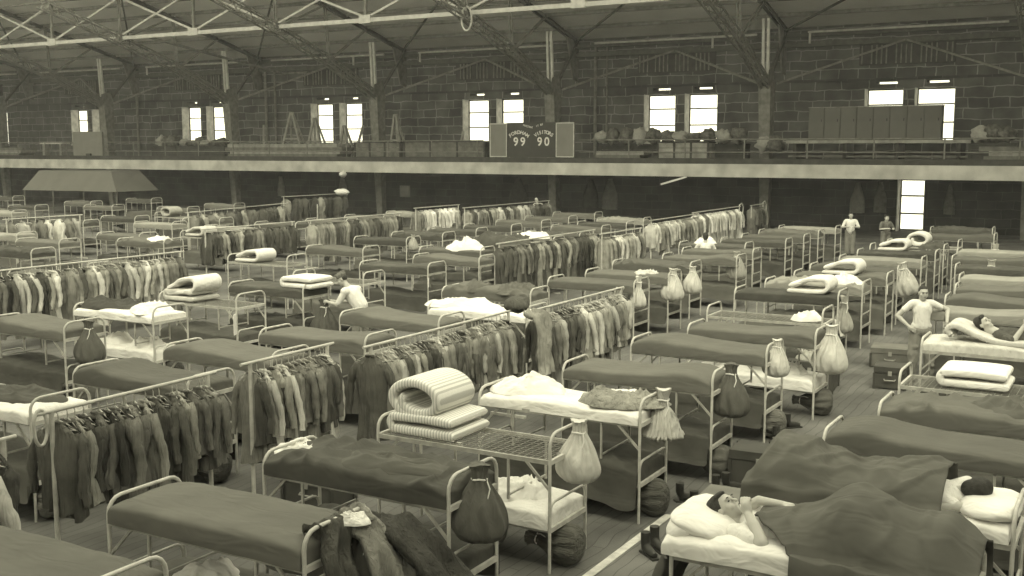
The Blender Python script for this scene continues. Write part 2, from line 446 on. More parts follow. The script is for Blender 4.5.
# wall pipes
for (px_x, z0, z1, r, lb) in ((-51.2, 3.3, 9.3, .10, 'left of the trestle window'), (-50.4, 3.3, 9.2, .08, 'leftmost of two beside the trestle window'), (-63.5, 3.3, 9.0, .09, 'left of the far bundles'),
                              (-27.0, 3.3, 9.8, .10, 'just right of the scoreboard'), (-26.3, 3.3, 9.8, .06, 'thinner one right of the scoreboard'), (-3.0, 3.3, 9, .08, 'right of the wardrobes')):
    tag(put('wall_pipe', MB().tube([(px_x, 55.8, z0), (px_x, 55.8, z1)], r, 8).mesh('wall_pipe', 'steel', True)), 'grey vertical pipe on the stone wall, ' + lb, 'pipe', 'wall pipes')
tag(put('branch_pipe', MB().tube([(-49.5, 44.6, 10.25), (-49.6, 52, 9.35), (-49.6, 55.7, 8.9), (-47.5, 55.7, 8.9)], .08, 8).mesh('branch_pipe', 'steel', True)),
    'grey branch pipe descending from the pale truss to the wall pipes at left', 'pipe')

# ================================================================= GALLERY CONTENTS
rl = thing('gallery_railing', 'thin dark pipe railing along the front of the gallery', 'railing', (-40, YL + .45, 3.3))
put('top_rail', MB().tube([(XL, YL + .45, 4.45), (-31, YL + .45, 4.45)], .03, 6).tube([(-25.3, YL + .45, 4.45), (XR, YL + .45, 4.45)], .03, 6).mesh('top_rail', 'steel'), rl, (40, -YL - .45, -3.3))
put('middle_rail', MB().tube([(XL, YL + .45, 3.85), (-31, YL + .45, 3.85)], .025, 6).tube([(-25.3, YL + .45, 3.85), (XR, YL + .45, 3.85)], .025, 6).mesh('middle_rail', 'steel'), rl, (40, -YL - .45, -3.3))
for k in range(32):
    x = 4 - k * 2.95
    if -31 < x < -25.3: continue
    put('post', MB().tube([(x, YL + .45, 3.3), (x, YL + .45, 4.45)], .035, 6).mesh('post', 'steel'), rl, (40, -YL - .45, -3.3))
# scoreboard
sbx, sby = -28.0, YL + .3
sb = thing('scoreboard', 'black scoreboard reading FORDHAM 99 and VISITORS 90 with grey side panels', 'scoreboard', (sbx, sby, 3.56))
def sp_(name, mb, m): return put(name, mb.mesh(name, m), sb, (-sbx, -sby, -3.56))
sp_('board', MB().box(-29.45, -26.55, sby, sby + .12, 3.58, 5.36), 'board')
for (a, b_) in ((-30.5, -29.45), (-26.55, -25.5)):
    sp_('side_panel', MB().box(a, b_, sby - .02, sby + .1, 3.58, 5.34), 'board_grey')
    sp_('panel_border', MB().box(a, a + .05, sby - .04, sby - .02, 3.58, 5.34).box(b_ - .05, b_, sby - .04, sby - .02, 3.58, 5.34).box(a, b_, sby - .04, sby - .02, 3.58, 3.63).box(a, b_, sby - .04, sby - .02, 5.29, 5.34), 'steel_light')
def letters(name, chars, parent, off, m='paper'):
    """chars: (char, x, z, size, angle) on the plane facing -Y"""
    mb = MB()
    for ch, x, z, s, ang in chars:
        cu = bpy.data.curves.new('t', 'FONT'); cu.body = ch; cu.size = s; cu.align_x = 'CENTER'; cu.align_y = 'CENTER'
        cu.extrude = .006; cu.offset = s * .018; cu.resolution_u = 3
        ob = bpy.data.objects.new('t', cu); C.objects.link(ob)
        me = bpy.data.meshes.new_from_object(ob.evaluated_get(bpy.context.evaluated_depsgraph_get()))
        b = len(mb.v)
        for v in me.vertices:
            p = Matrix.Rotation(ang, 2) @ Vector((v.co.x, v.co.y))
            mb.v.append((x + p.x, sby - .012 - v.co.z, z + p.y))
        mb.f += [tuple(b + i for i in p.vertices) for p in me.polygons]
        bpy.data.objects.remove(ob); bpy.data.curves.remove(cu); bpy.data.meshes.remove(me)
    return put(name, mb.mesh(name, m), parent, off)
def arc(word, xc, zc, R, step, s):
    n = len(word); out = []
    for i, ch in enumerate(word):
        a = (i - (n - 1) / 2) * step
        out.append((ch, xc + R * sin(a), zc + R * cos(a) - R, s, -a))
    return out
off = (-sbx, -sby, -3.56)
letters('home_name', arc('FORDHAM', -28.74, 4.86, .85, .215, .26), sb, off)
letters('visitor_name', arc('VISITORS', -27.26, 4.86, .8, .18, .25), sb, off)
letters('home_score', [('9', -28.92, 4.36, .62, 0), ('9', -28.50, 4.36, .62, 0)], sb, off)
letters('visitor_score', [('9', -27.50, 4.36, .62, 0), ('0', -27.08, 4.36, .62, 0)], sb, off)
letters('top_mark', [(c_, -28.45 + .085 * i, 5.22 - .022 * i if i < 6 else 5.10 + .022 * (i - 6), .13, -.25 if i < 6 else .25) for i, c_ in enumerate('PRESENT  IT BY')], sb, off)
# wardrobes
pf = thing('platform', 'low pale plank platform carrying the row of wardrobes', 'platform', (-11, 52, 3.3))
put('deck', MB().box(-15.0, -6.9, 51.5, 53.2, 4.26, 4.4).mesh('deck', 'plank'), pf, (11, -52, -3.3))
for x in (-14.6, -12.3, -10, -7.4): put('leg', MB().box(x - .08, x + .08, 51.6, 53.1, 3.3, 4.26).mesh('leg', 'darkwood'), pf, (11, -52, -3.3))
put('shelf', MB().box(-14.9, -7.0, 51.6, 53.1, 3.62, 3.7).mesh('shelf', 'midwood'), pf, (11, -52, -3.3))
wd_names = ['leftmost', 'second from left', 'third from left', 'fourth from left', 'fifth from left', 'sixth from left', 'seventh from left', 'rightmost']
lk = [MB().box(-.36, .36, 0, .6, 0, 1.5).mesh('body', 'locker'), MB().box(-.33, .33, -.025, 0, .03, 1.47).mesh('door', 'locker'), MB().box(.22, .26, -.05, -.025, .85, .97).mesh('handle', 'dark'), MB().box(-.38, .38, -.03, .62, 1.5, 1.53).mesh('top', 'plank')]
for i in range(8):
    x = -13.72 + i * .735
    t = thing('wardrobe', 'brown wooden wardrobe on the gallery platform, %s of the row' % wd_names[i], 'wardrobe', (x, 51.95, 4.4), 0, 'wardrobes on the gallery')
    put('body', lk[0], t); d = put('door', lk[1], t); put('handle', lk[2], d); put('top', lk[3], t)
# crates and plank stacks
def crate(x0, x1, y0, y1, z0, z1, label, m='midwood', n=3):
    t = thing('crate', label, 'crate', ((x0 + x1) / 2, (y0 + y1) / 2, z0), 0, 'crates on the gallery')
    of = (-(x0 + x1) / 2, -(y0 + y1) / 2, -z0)
    bd = MB(); h = (z1 - z0) / 4
    for k in range(4): bd.box(x0, x1, y0, y1, z0 + k * h + .01, z0 + (k + 1) * h - .01)
    put('boards', bd.mesh('boards', m), t, of)
    fr = MB()
    for k in range(n + 1):
        xx = x0 + (x1 - x0) * k / n; fr.box(xx - .05, xx + .05, y0 - .04, y0, z0, z1)
    fr.box(x0 - .05, x1 + .05, y0 - .05, y1 + .02, z1, z1 + .05)
    put('battens', fr.mesh('battens', 'darkwood'), t, of)
crate(-40.0, -36.8, 50.9, 52.0, 3.3, 4.35, 'long wooden crate left of the scoreboard, leftmost of two')
crate(-36.5, -31.2, 50.9, 52.0, 3.3, 4.38, 'long wooden crate touching the left side of the scoreboard')
crate(-21.2, -18.6, 50.9, 51.9, 3.3, 4.3, 'pale wooden crate under the bundles right of the scoreboard', 'plank')
crate(-57.0, -50.6, 51.2, 52.2, 3.3, 4.15, 'dark wooden bin under the bundles at far left', 'darkwood')
for i, (x0, x1, n, lb) in enumerate(((-50.3, -41.0, 5, 'left of the crates under the trestles'), (-6.5, -2.0, 4, 'right of the wardrobes'), (-25.0, -21.8, 3, 'just right of the scoreboard'), (-90, -70, 4, 'at the far left end'))):
    for k in range(n):
        tag(put('timber_plank', MB().box(x0 + .2 * ((k * 7) % 3), x1 - .2 * ((k * 5) % 3), 51.0, 52.2, 3.3 + k * .2, 3.498 + k * .2).mesh('timber_plank', 'midwood' if k % 2 else 'plank')),
            'plank in the stack %s, %s from bottom' % (lb, ORD[k]), 'plank', 'stacked planks')
def blob(name, label, cat, c, r, m, seed, amp=.35, group=None, freq=2.2, n=20, mm=12):
    f = lambda d: amp * nz3(d.x * freq + seed, d.y * freq, d.z * freq) + amp * .4 * abs(nz3(d.x * 6 + seed, d.y * 6, d.z * 6 + 3))
    return tag(put(name, MB().ell((0, 0, 0), r, None, n, mm, f).mesh(name, m, True), None, c, random.random() * 3), label, cat, group)
random.seed(3)
side_l = ['low', 'tall', 'small', 'broad', 'crumpled', 'rounded', 'dark', 'pale', 'sagging', 'flat']
for j, (xs, xe, n, where, zz) in enumerate(((-25.0, -17.0, 11, 'heap right of the scoreboard', 4.5), (-57, -50.8, 9, 'heap in the bin at far left', 4.3), (-6.8, -5.2, 3, 'heap right of the wardrobes', 4.5), (-16.4, -15.2, 2, 'heap left of the wardrobes', 4.1))):
    for k in range(n):
        x = xs + (xe - xs) * (k + .5) / n
        r = (random.uniform(.32, .42), random.uniform(.3, .4), random.uniform(.2, .42))
        blob('canvas_bundle', 'canvas bundle in the %s, %s from the left' % (where, ORD[k]), 'bundle', (x, 51.6 + random.uniform(-.2, .2), zz - .05 + r[2] * .5), r, 'junk' if k % 3 else 'bag_grey', k * 3.1 + j, .5, 'canvas bundles in the ' + where)
        if zz < 4.2 or j in (0, 2):
            pass
crate(-25.0, -17.2, 52.0, 53.0, 3.3, 4.2, 'long dark crate carrying the heaped bundles right of the scoreboard', 'darkwood', 4)
crate(-6.9, -5.1, 51.2, 52.2, 3.3, 4.2, 'dark crate carrying bundles right of the wardrobes', 'darkwood', 1)
# trestles and poles by the window
def trestle(x, y, h, w_, label):
    t = thing('trestle', label, 'trestle', (x, y, 3.3), 0, 'folding trestles on the gallery')
    for q in (-1, 1):
        put('leg', MB().bar((q * w_, 0, 0), (q * .06, .1, h), .13).mesh('leg', 'plank'), t)
        put('leg', MB().bar((q * w_ * .8, .9, 0), (q * .06, .12, h), .11).mesh('leg', 'plank'), t)
    put('crossbar', MB().bar((-w_ * .55, .05, h * .45), (w_ * .55, .05, h * .45), .09).mesh('crossbar', 'plank'), t)
trestle(-46.3, 52.6, 2.95, 1.0, 'wooden trestle in front of the bright window, the larger one')
trestle(-44.9, 53.1, 2.6, .75, 'smaller wooden trestle beside the larger one')
trestle(-38.4, 52.6, 2.7, .45, 'narrow wooden trestle right of the column')
trestle(-42.2, 52.6, 2.1, .4, 'low wooden trestle between window and column')
for x, dx, h, lb in ((-48.4, -.5, 2.2, 'left of the trestles'), (-33.9, 0, 1.7, 'in front of the window left of the scoreboard'), (-41.3, .3, 2.1, 'against the column by the trestles')):
    tag(put('pole', MB().bar((x, 52.4, 3.3), (x + dx, 53, 3.3 + h), .12).mesh('pole', 'plank')), 'pale wooden pole standing ' + lb, 'pole', 'standing poles')
# left panel and awning
t = thing('display_board', 'grey square display board on the gallery edge at far left', 'board', (-62.2, YL + .3, 3.3))
put('panel', MB().box(-1.45, 1.45, 0, .15, 0, 1.85).mesh('panel', 'board_grey'), t)
put('bracket', MB().box(-.1, .35, -.1, 0, .15, .4).mesh('bracket', 'darkwood'), t)
t = thing('bench', 'small pale bench on the gallery at far left', 'bench', (-67, 51.4, 3.3))
put('seat', MB().box(-1.2, 1.2, -.3, .3, 1.05, 1.2).mesh('seat', 'steel_light'), t)
for q in (-1, 1): put('leg', MB().box(q * .9 - .1, q * .9 + .1, -.25, .25, 0, 1.05).mesh('leg', 'plank'), t)
t = thing('canvas_awning', 'large grey canvas awning under the gallery at far left', 'awning', (-57, 45, 0))
put('canvas', MB().grid([[(-4.2, -.6, 1.45), (4.4, -.6, 1.5)], [(-3.4, .1, 2.66), (3.2, .1, 2.66)], [(-3.2, 2.4, 2.7), (3.0, 2.4, 2.7)]]).grid([[(-4.2, -.6, 1.45), (-4.2, 2.6, 1.45)], [(-3.4, .1, 2.66), (-3.2, 2.4, 2.7)]]).grid([[(4.4, -.6, 1.5), (4.4, 2.6, 1.5)], [(3.2, .1, 2.66), (3.0, 2.4, 2.7)]]).mesh('canvas', 'canvas'), t)
for x in (-4.1, -1.4, 1.4, 4.3): put('pole', MB().tube([(x, -.5, 0), (x, -.5, 1.6)], .05, 6).mesh('pole', 'steel_dark'), t)
# things on the dark wall below the gallery
def hung(x, z, w_, h, m, label):
    rows = []
    for i in range(7):
        f = i / 6; ww = w_ * (.25 + .75 * min(1, f * 1.8))
        rows.append([(x + ww * (j / 6 - .5), 55.87 - .1 * sin(PI * j / 6) + .04 * sin(j * 2.3 + i), z - h * f) for j in range(7)] + [(x + ww * (.5 - j / 6), 55.99, z - h * f) for j in range(7)])
    mb = MB().grid(rows, False, True); mb.cap(rows[0]); mb.cap(rows[-1])
    tag(put('hanging_garment', mb.mesh('hanging_garment', m, True)), label, 'garment', 'garments hung under the gallery')
hung(-12.6, 2.35, .7, 1.5, 'bag_grey', 'pale robe hung on the dark wall left of the bright door')
hung(-11.5, 2.4, .6, 1.5, 'coat_mid', 'grey garment hung on the dark wall beside the bright door')
hung(-26.1, 2.35, .9, 1.7, 'coat_mid', 'grey robe hung on the dark wall below the crate')
hung(-27.3, 2.3, .9, 1.6, 'coat_dark', 'dark garment hung on the wall right of the underside of the scoreboard')
hung(-32.0, 2.3, 1.2, 1.8, 'coat_dark', 'broad dark garment hung on the wall below the scoreboard')
hung(-45.0, 2.3, .7, 1.7, 'coat_mid', 'grey garment hung on the wall below the trestles')
hung(-50.2, 2.2, .5, 1.3, 'coat_pale', 'pale garment hung on the wall below the plank stack')
hung(-8.3, 2.3, .5, 1.4, 'coat_mid', 'grey garment hung on the wall right of the bright door')
tag(put('notice', MB().box(-40.5, -39.75, 55.94, 56.0, 1.05, 1.75).mesh('notice', 'bag_white')), 'small pale notice on the dark wall under the gallery', 'notice')
tag(put('white_rod', MB().bar((-20.6, 49.92, 2.3), (-19.3, 49.95, 2.68), .08).mesh('white_rod', 'paper')), 'short white rod hanging under the gallery edge', 'rod')
for i, (x, z, lb) in enumerate(((-40.0, 2.57, 'upper'), (-38.1, 1.68, 'lower'))):
    blob('white_cloth', 'small bright white cloth hanging under the gallery, the %s one' % lb, 'cloth', (x, 49.75 if i == 0 else 47.3, z), (.45, .2, .17), 'paper', i, .3)

# ================================================================= BUNKS
BL, BW = 2.0, 0.76
ZT, ZB_, ZA = 1.08, 0.42, 1.35
def arch_path(x, z0, zt, y0, y1, r=.13, n=4):
    p = [(x, y0, z0), (x, y0, (z0 + zt) / 2)]
    for i in range(n + 1):
        a = PI - PI / 2 * i / n; p.append((x, y0 + r + r * cos(a), zt - r + r * sin(a)))
    for i in range(n + 1):
        a = PI / 2 - PI / 2 * i / n; p.append((x, y1 - r + r * cos(a), zt - r + r * sin(a)))
    p += [(x, y1, (z0 + zt) / 2), (x, y1, z0)]
    return p
def tubem(name, path, r, m, n=8): return MB().tube(path, r, n).mesh(name, m, True)
def bars(name, lst, w_, m, h=None):
    mb = MB()
    for a, b_ in lst: mb.bar(a, b_, w_, h)
    return mb.mesh(name, m)
END = tubem('end_frame', arch_path(0, 0, ZA, 0, BW), .0165, 'bed_iron')
ENDL = tubem('end_frame', arch_path(0, 0, 1.275, 0, BW), .0165, 'bed_iron')
LOWA = tubem('lower_arch', arch_path(0, .45, .68, .012, BW - .012, .09), .013, 'bed_iron')
CROSS = bars('crossbar', [((0, 0, ZT), (0, BW, ZT))], .03, 'bed_iron', .045)
CROSSL = bars('crossbar', [((0, 0, ZB_), (0, BW, ZB_))], .03, 'bed_iron', .045)
RAIL = bars('side_rail', [((.0, 0, 0), (BL, 0, 0))], .022, 'bed_rail', .042)
BRACE = bars('brace', [((.27, 0, ZT), (0, 0, ZT - .27))], .022, 'bed_rail')
BRACE2 = bars('brace', [((-.27, 0, ZT), (0, 0, ZT - .27))], .022, 'bed_rail')
LEGF = MB().bar((0, 0, ZT - .42), (0, 0, ZT), .022).bar((0, BW, ZT - .42), (0, BW, ZT), .022).bar((0, 0, ZT - .38), (0, BW, ZT - .38), .018).mesh('folding_leg', 'bed_rail')
sm = MB()
for i in range(1, 12): sm.bar((.03, BW * i / 12, 0), (BL - .03, BW * i / 12, 0), .006)
for i in range(1, 26): sm.bar((BL * i / 26, .02, 0), (BL * i / 26, BW - .02, 0), .005)
SPRING = sm.mesh('spring_mesh', 'spring')
ENDFL = tubem('end_frame', arch_path(0, 0, 1.29, 0, BW, .13, 3), .018, 'bed_iron', 5)
ENDF = tubem('end_frame', arch_path(0, 0, ZA, 0, BW, .13, 3), .018, 'bed_iron', 5)
fm = MB()
for z in (ZT, ZB_):
    for y in (0, BW): fm.bar((0, y, z), (BL, y, z), .025, .045)
    for x in (0, BL): fm.bar((x, 0, z), (x, BW, z), .025, .045)
for x in (0, BL): fm.bar((x, 0, .68), (x, BW, .68), .022)
for x in (.45, BL - .45):
    for y in (0, BW): fm.bar((x, y, ZT - .4), (x, y, ZT), .025)
BEDF = fm.mesh('bed_frame', 'bed_rail')

def blanket_mesh(name, m, h, bumps, seed, rough=.006, L=BL - .03, W=BW + .05, nx=44, ny=22, fold=0.0, edge=.16, sag=.0, drop=0.0):
    """closed pillow shaped solid: rounded slab whose top follows bumps"""
    rows = []
    for i in range(nx + 1):
        a = -PI / 2 + PI * i / nx
        ux = sgp(sin(a), .45); ex = abs(cos(a)) ** edge
        row = []
        for j in range(ny + 1):
            b_ = -PI / 2 + PI * j / ny
            uy = sgp(sin(b_), .42); ey = abs(cos(b_)) ** .2
            x = L / 2 + ux * L / 2; y = W / 2 + uy * W / 2
            z = h
            for (bx, bh, bw) in bumps: z += bh * math.exp(-((x - bx) / bw) ** 2)
            z += rough * 3 * nz3(x * 2.5 + seed, y * 3, seed)
            z += rough * nz3(x * 9 + seed, y * 9, seed) * 1.5
            if fold:
                q = nz3(x * 3.2 + seed, y * 2.2 + .8 * x, seed * .7)
                z += fold * (1 - min(1, abs(q) * 5)) + fold * .5 * nz3(x * 5, y * 5, seed)
            z *= ex * ey
            yy = y + rough * 2.0 * nz3(x * 3 + seed, 7, seed) * (1 if abs(uy) > .9 else 0)
            if fold: yy += fold * .5 * nz3(x * 4 + seed, 3 + y, seed)
            row.append((x, yy, max(z, -.02) - sag * abs(uy) ** 8))
        if drop:
            dd = drop * (.8 + .35 * nz3(x * 1.3, seed, 2)) * abs(cos(a)) ** .1
            for q in (1, 2, 3):
                o_ = .012 * q + .02 * sin(x * 14 + seed) * q / 3
                row.insert(0, (x, row[0][1] - o_ * .5, -dd * q / 3)); row.append((x, row[-1][1] + o_ * .5, -dd * q / 3))
        rows.append(row)
    mb = MB().grid(rows)
    if not drop:
        bt = [[(r[0][0], r[0][1], -.0), (r[-1][0], r[-1][1], -.0)] for r in rows]
        mb.grid(bt)
    return mb.mesh(name, m, True)
BK = {
    'flat': blanket_mesh('blanket', 'blanket', .185, [], 1.0),
    'bumpL': blanket_mesh('blanket', 'blanket', .165, [(.36, .085, .34)], 2.3),
    'bumpR': blanket_mesh('blanket', 'blanket', .165, [(1.58, .085, .32)], 3.7),
    'waveR': blanket_mesh('blanket', 'blanket', .165, [(1.7, .065, .35), (.2, .02, .4)], 4.9),
    'waveL': blanket_mesh('blanket', 'blanket', .165, [(.45, .065, .45)], 5.9),
    'messy': blanket_mesh('blanket', 'blanket', .175, [(.7, .05, .5)], 8.1, .012, fold=.05, nx=70, ny=34),
    'messy2': blanket_mesh('blanket', 'blanket', .17, [(1.2, .06, .5), (.2, .04, .2)], 11.1, .012, fold=.06, nx=70, ny=34),
}
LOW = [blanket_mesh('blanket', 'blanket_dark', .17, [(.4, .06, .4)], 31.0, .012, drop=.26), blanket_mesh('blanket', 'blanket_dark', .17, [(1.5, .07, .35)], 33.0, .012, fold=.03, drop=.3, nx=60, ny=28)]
MATT = blanket_mesh('mattress', 'tick', .105, [], .5, .003, BL - .09, BW - .05, 24, 12)
SHEETB = blanket_mesh('sheet', 'sheet', .14, [], 21.5, .008, fold=.016, nx=60, ny=30)

def strip_solid(name, path, th, W, m):
    """thick rounded strip following a path in XZ, extruded along Y: rolled or folded mattress"""
    P0 = [Vector((p[0], 0, p[1])) for p in path]; P = [P0[0]]; E = [.35]
    d0 = (P0[1] - P0[0]); d1 = (P0[-1] - P0[-2])
    for f, e in ((.012, .7), (.03, .92)): P.append(P0[0] + d0.normalized() * f); E.append(e)
    for i in range(len(P0) - 1):
        for k in range(4):
            q = i + k / 4
            if q == 0: continue
            a, b_, c, d = P0[max(i - 1, 0)], P0[i], P0[i + 1], P0[min(i + 2, len(P0) - 1)]; u = k / 4
            P.append(.5 * ((2 * b_) + (c - a) * u + (2 * a - 5 * b_ + 4 * c - d) * u * u + (3 * b_ - a - 3 * c + d) * u ** 3)); E.append(1)
    for f, e in ((.03, .92), (.012, .7), (0, .35)): P.append(P0[-1] - d1.normalized() * f); E.append(e)
    rows = []
    for i, p in enumerate(P):
        t = (P[min(i + 1, len(P) - 1)] - P[max(i - 1, 0)]).normalized(); nrm = Vector((-t.z, 0, t.x)); ring = []
        for k in range(24):
            a = 2 * PI * k / 24
            q = p + nrm * (th / 2 * E[i] * sgp(sin(a), .6) * (1 + .06 * nz3(p.x * 6, a, p.z * 6)))
            ring.append((q.x, W / 2 + (W / 2) * sgp(cos(a), .12) + .012 * nz3(p.x * 4, 1, p.z * 4), q.z))
        rows.append(ring)
    mb = MB().grid(rows, False, True); mb.cap(list(reversed(rows[0]))); mb.cap(rows[-1])
    return mb.mesh(name, m, True)
def roll_path():
    p = []
    for i in range(26):                     # oval spiral, outer end tucked under
        a = -PI / 2 + .5 - i * PI / 9; k = max(0, i - 17) * .045
        p.append((.34 + (.27 - k * .27 * 1.5) * cos(a), .215 + (.165 - k * .2 * 1.2) * sin(a) - k * .02))
    return p
def fold_path(L=.8, r=.062, n=5):
    p = [(L, .055), (L * .6, .055), (.08, .055)]
    for i in range(1, n + 1):
        a = -PI / 2 - PI * i / n; p.append((.08 + r * cos(a), .055 + r + r * sin(a)))
    return p + [(L * .5, .055 + 2 * r + .01), (L * .97, .055 + 2 * r)]
def fold3_path(L=.75):
    """folded with a rounded loop at the right end"""
    p = [(0, .05), (L * .6, .05), (L - .1, .06)]
    for i in range(1, 8):
        a = -PI / 2 + PI * i / 7; p.append((L - .1 + .12 * cos(a), .175 + .115 * sin(a)))
    return p + [(L * .5, .27), (.22, .20), (.03, .15)]
ROLL = strip_solid('mattress', roll_path(), .1, BW - .06, 'stripe')
FOLD = strip_solid('mattress', fold_path(), .1, BW - .06, 'stripe')
FOLDS = strip_solid('mattress', fold_path(), .1, BW - .06, 'tick')
RECL = strip_solid('mattress', [(1.5, .05), (1.1, .05), (.85, .06), (.6, .13), (.36, .23), (.26, .24), (.2, .18), (.28, .10)], .09, BW - .06, 'tick')
FOLD3 = strip_solid('mattress', fold3_path(), .09, BW - .06, 'tick')

def crumple(name, rx, ry, rz, m, seed, f=3.0, n=72, mm=30):
    rows = []
    for i in range(mm + 1):
        rr = sin(PI / 2 * i / mm); row = []
        for j in range(n):
            a = 2 * PI * j / n
            e = 1 + .30 * nz3(cos(a) * 1.3 + seed, sin(a) * 1.3, seed)
            x = rx * rr * cos(a) * e; y = ry * rr * sin(a) * e
            prof = (1 - rr ** 5)
            q = nz3(x * 5 + seed, y * 4 + x * 2, seed); q2 = nz3(x * 9 - y * 5 + seed, y * 8, seed + 4)
            z = rz * prof * (.42 + .34 * (1 - min(1, abs(q) * 3.2)) + .2 * (1 - min(1, abs(q2) * 3)) + .45 * nz3(x * 2.4 + seed, y * 2.4, 4)) + .01
            row.append((x, y, max(z, .004)))
        rows.append(row)
    mb = MB().grid(rows, False, True)
    mb.cap([(p[0], p[1], 0) for p in rows[-1]]); mb.grid([rows[-1], [(p[0], p[1], 0) for p in rows[-1]]], False, True)
    return mb.mesh(name, m, True)
CR = [crumple('cloth', .36, .28, .2, 'sheet', s) for s in (1.3, 4.4, 9.2)]
CRD = [crumple('cloth', .4, .3, .2, 'blanket_dark', s) for s in (2.2, 6.6, 12.3)]

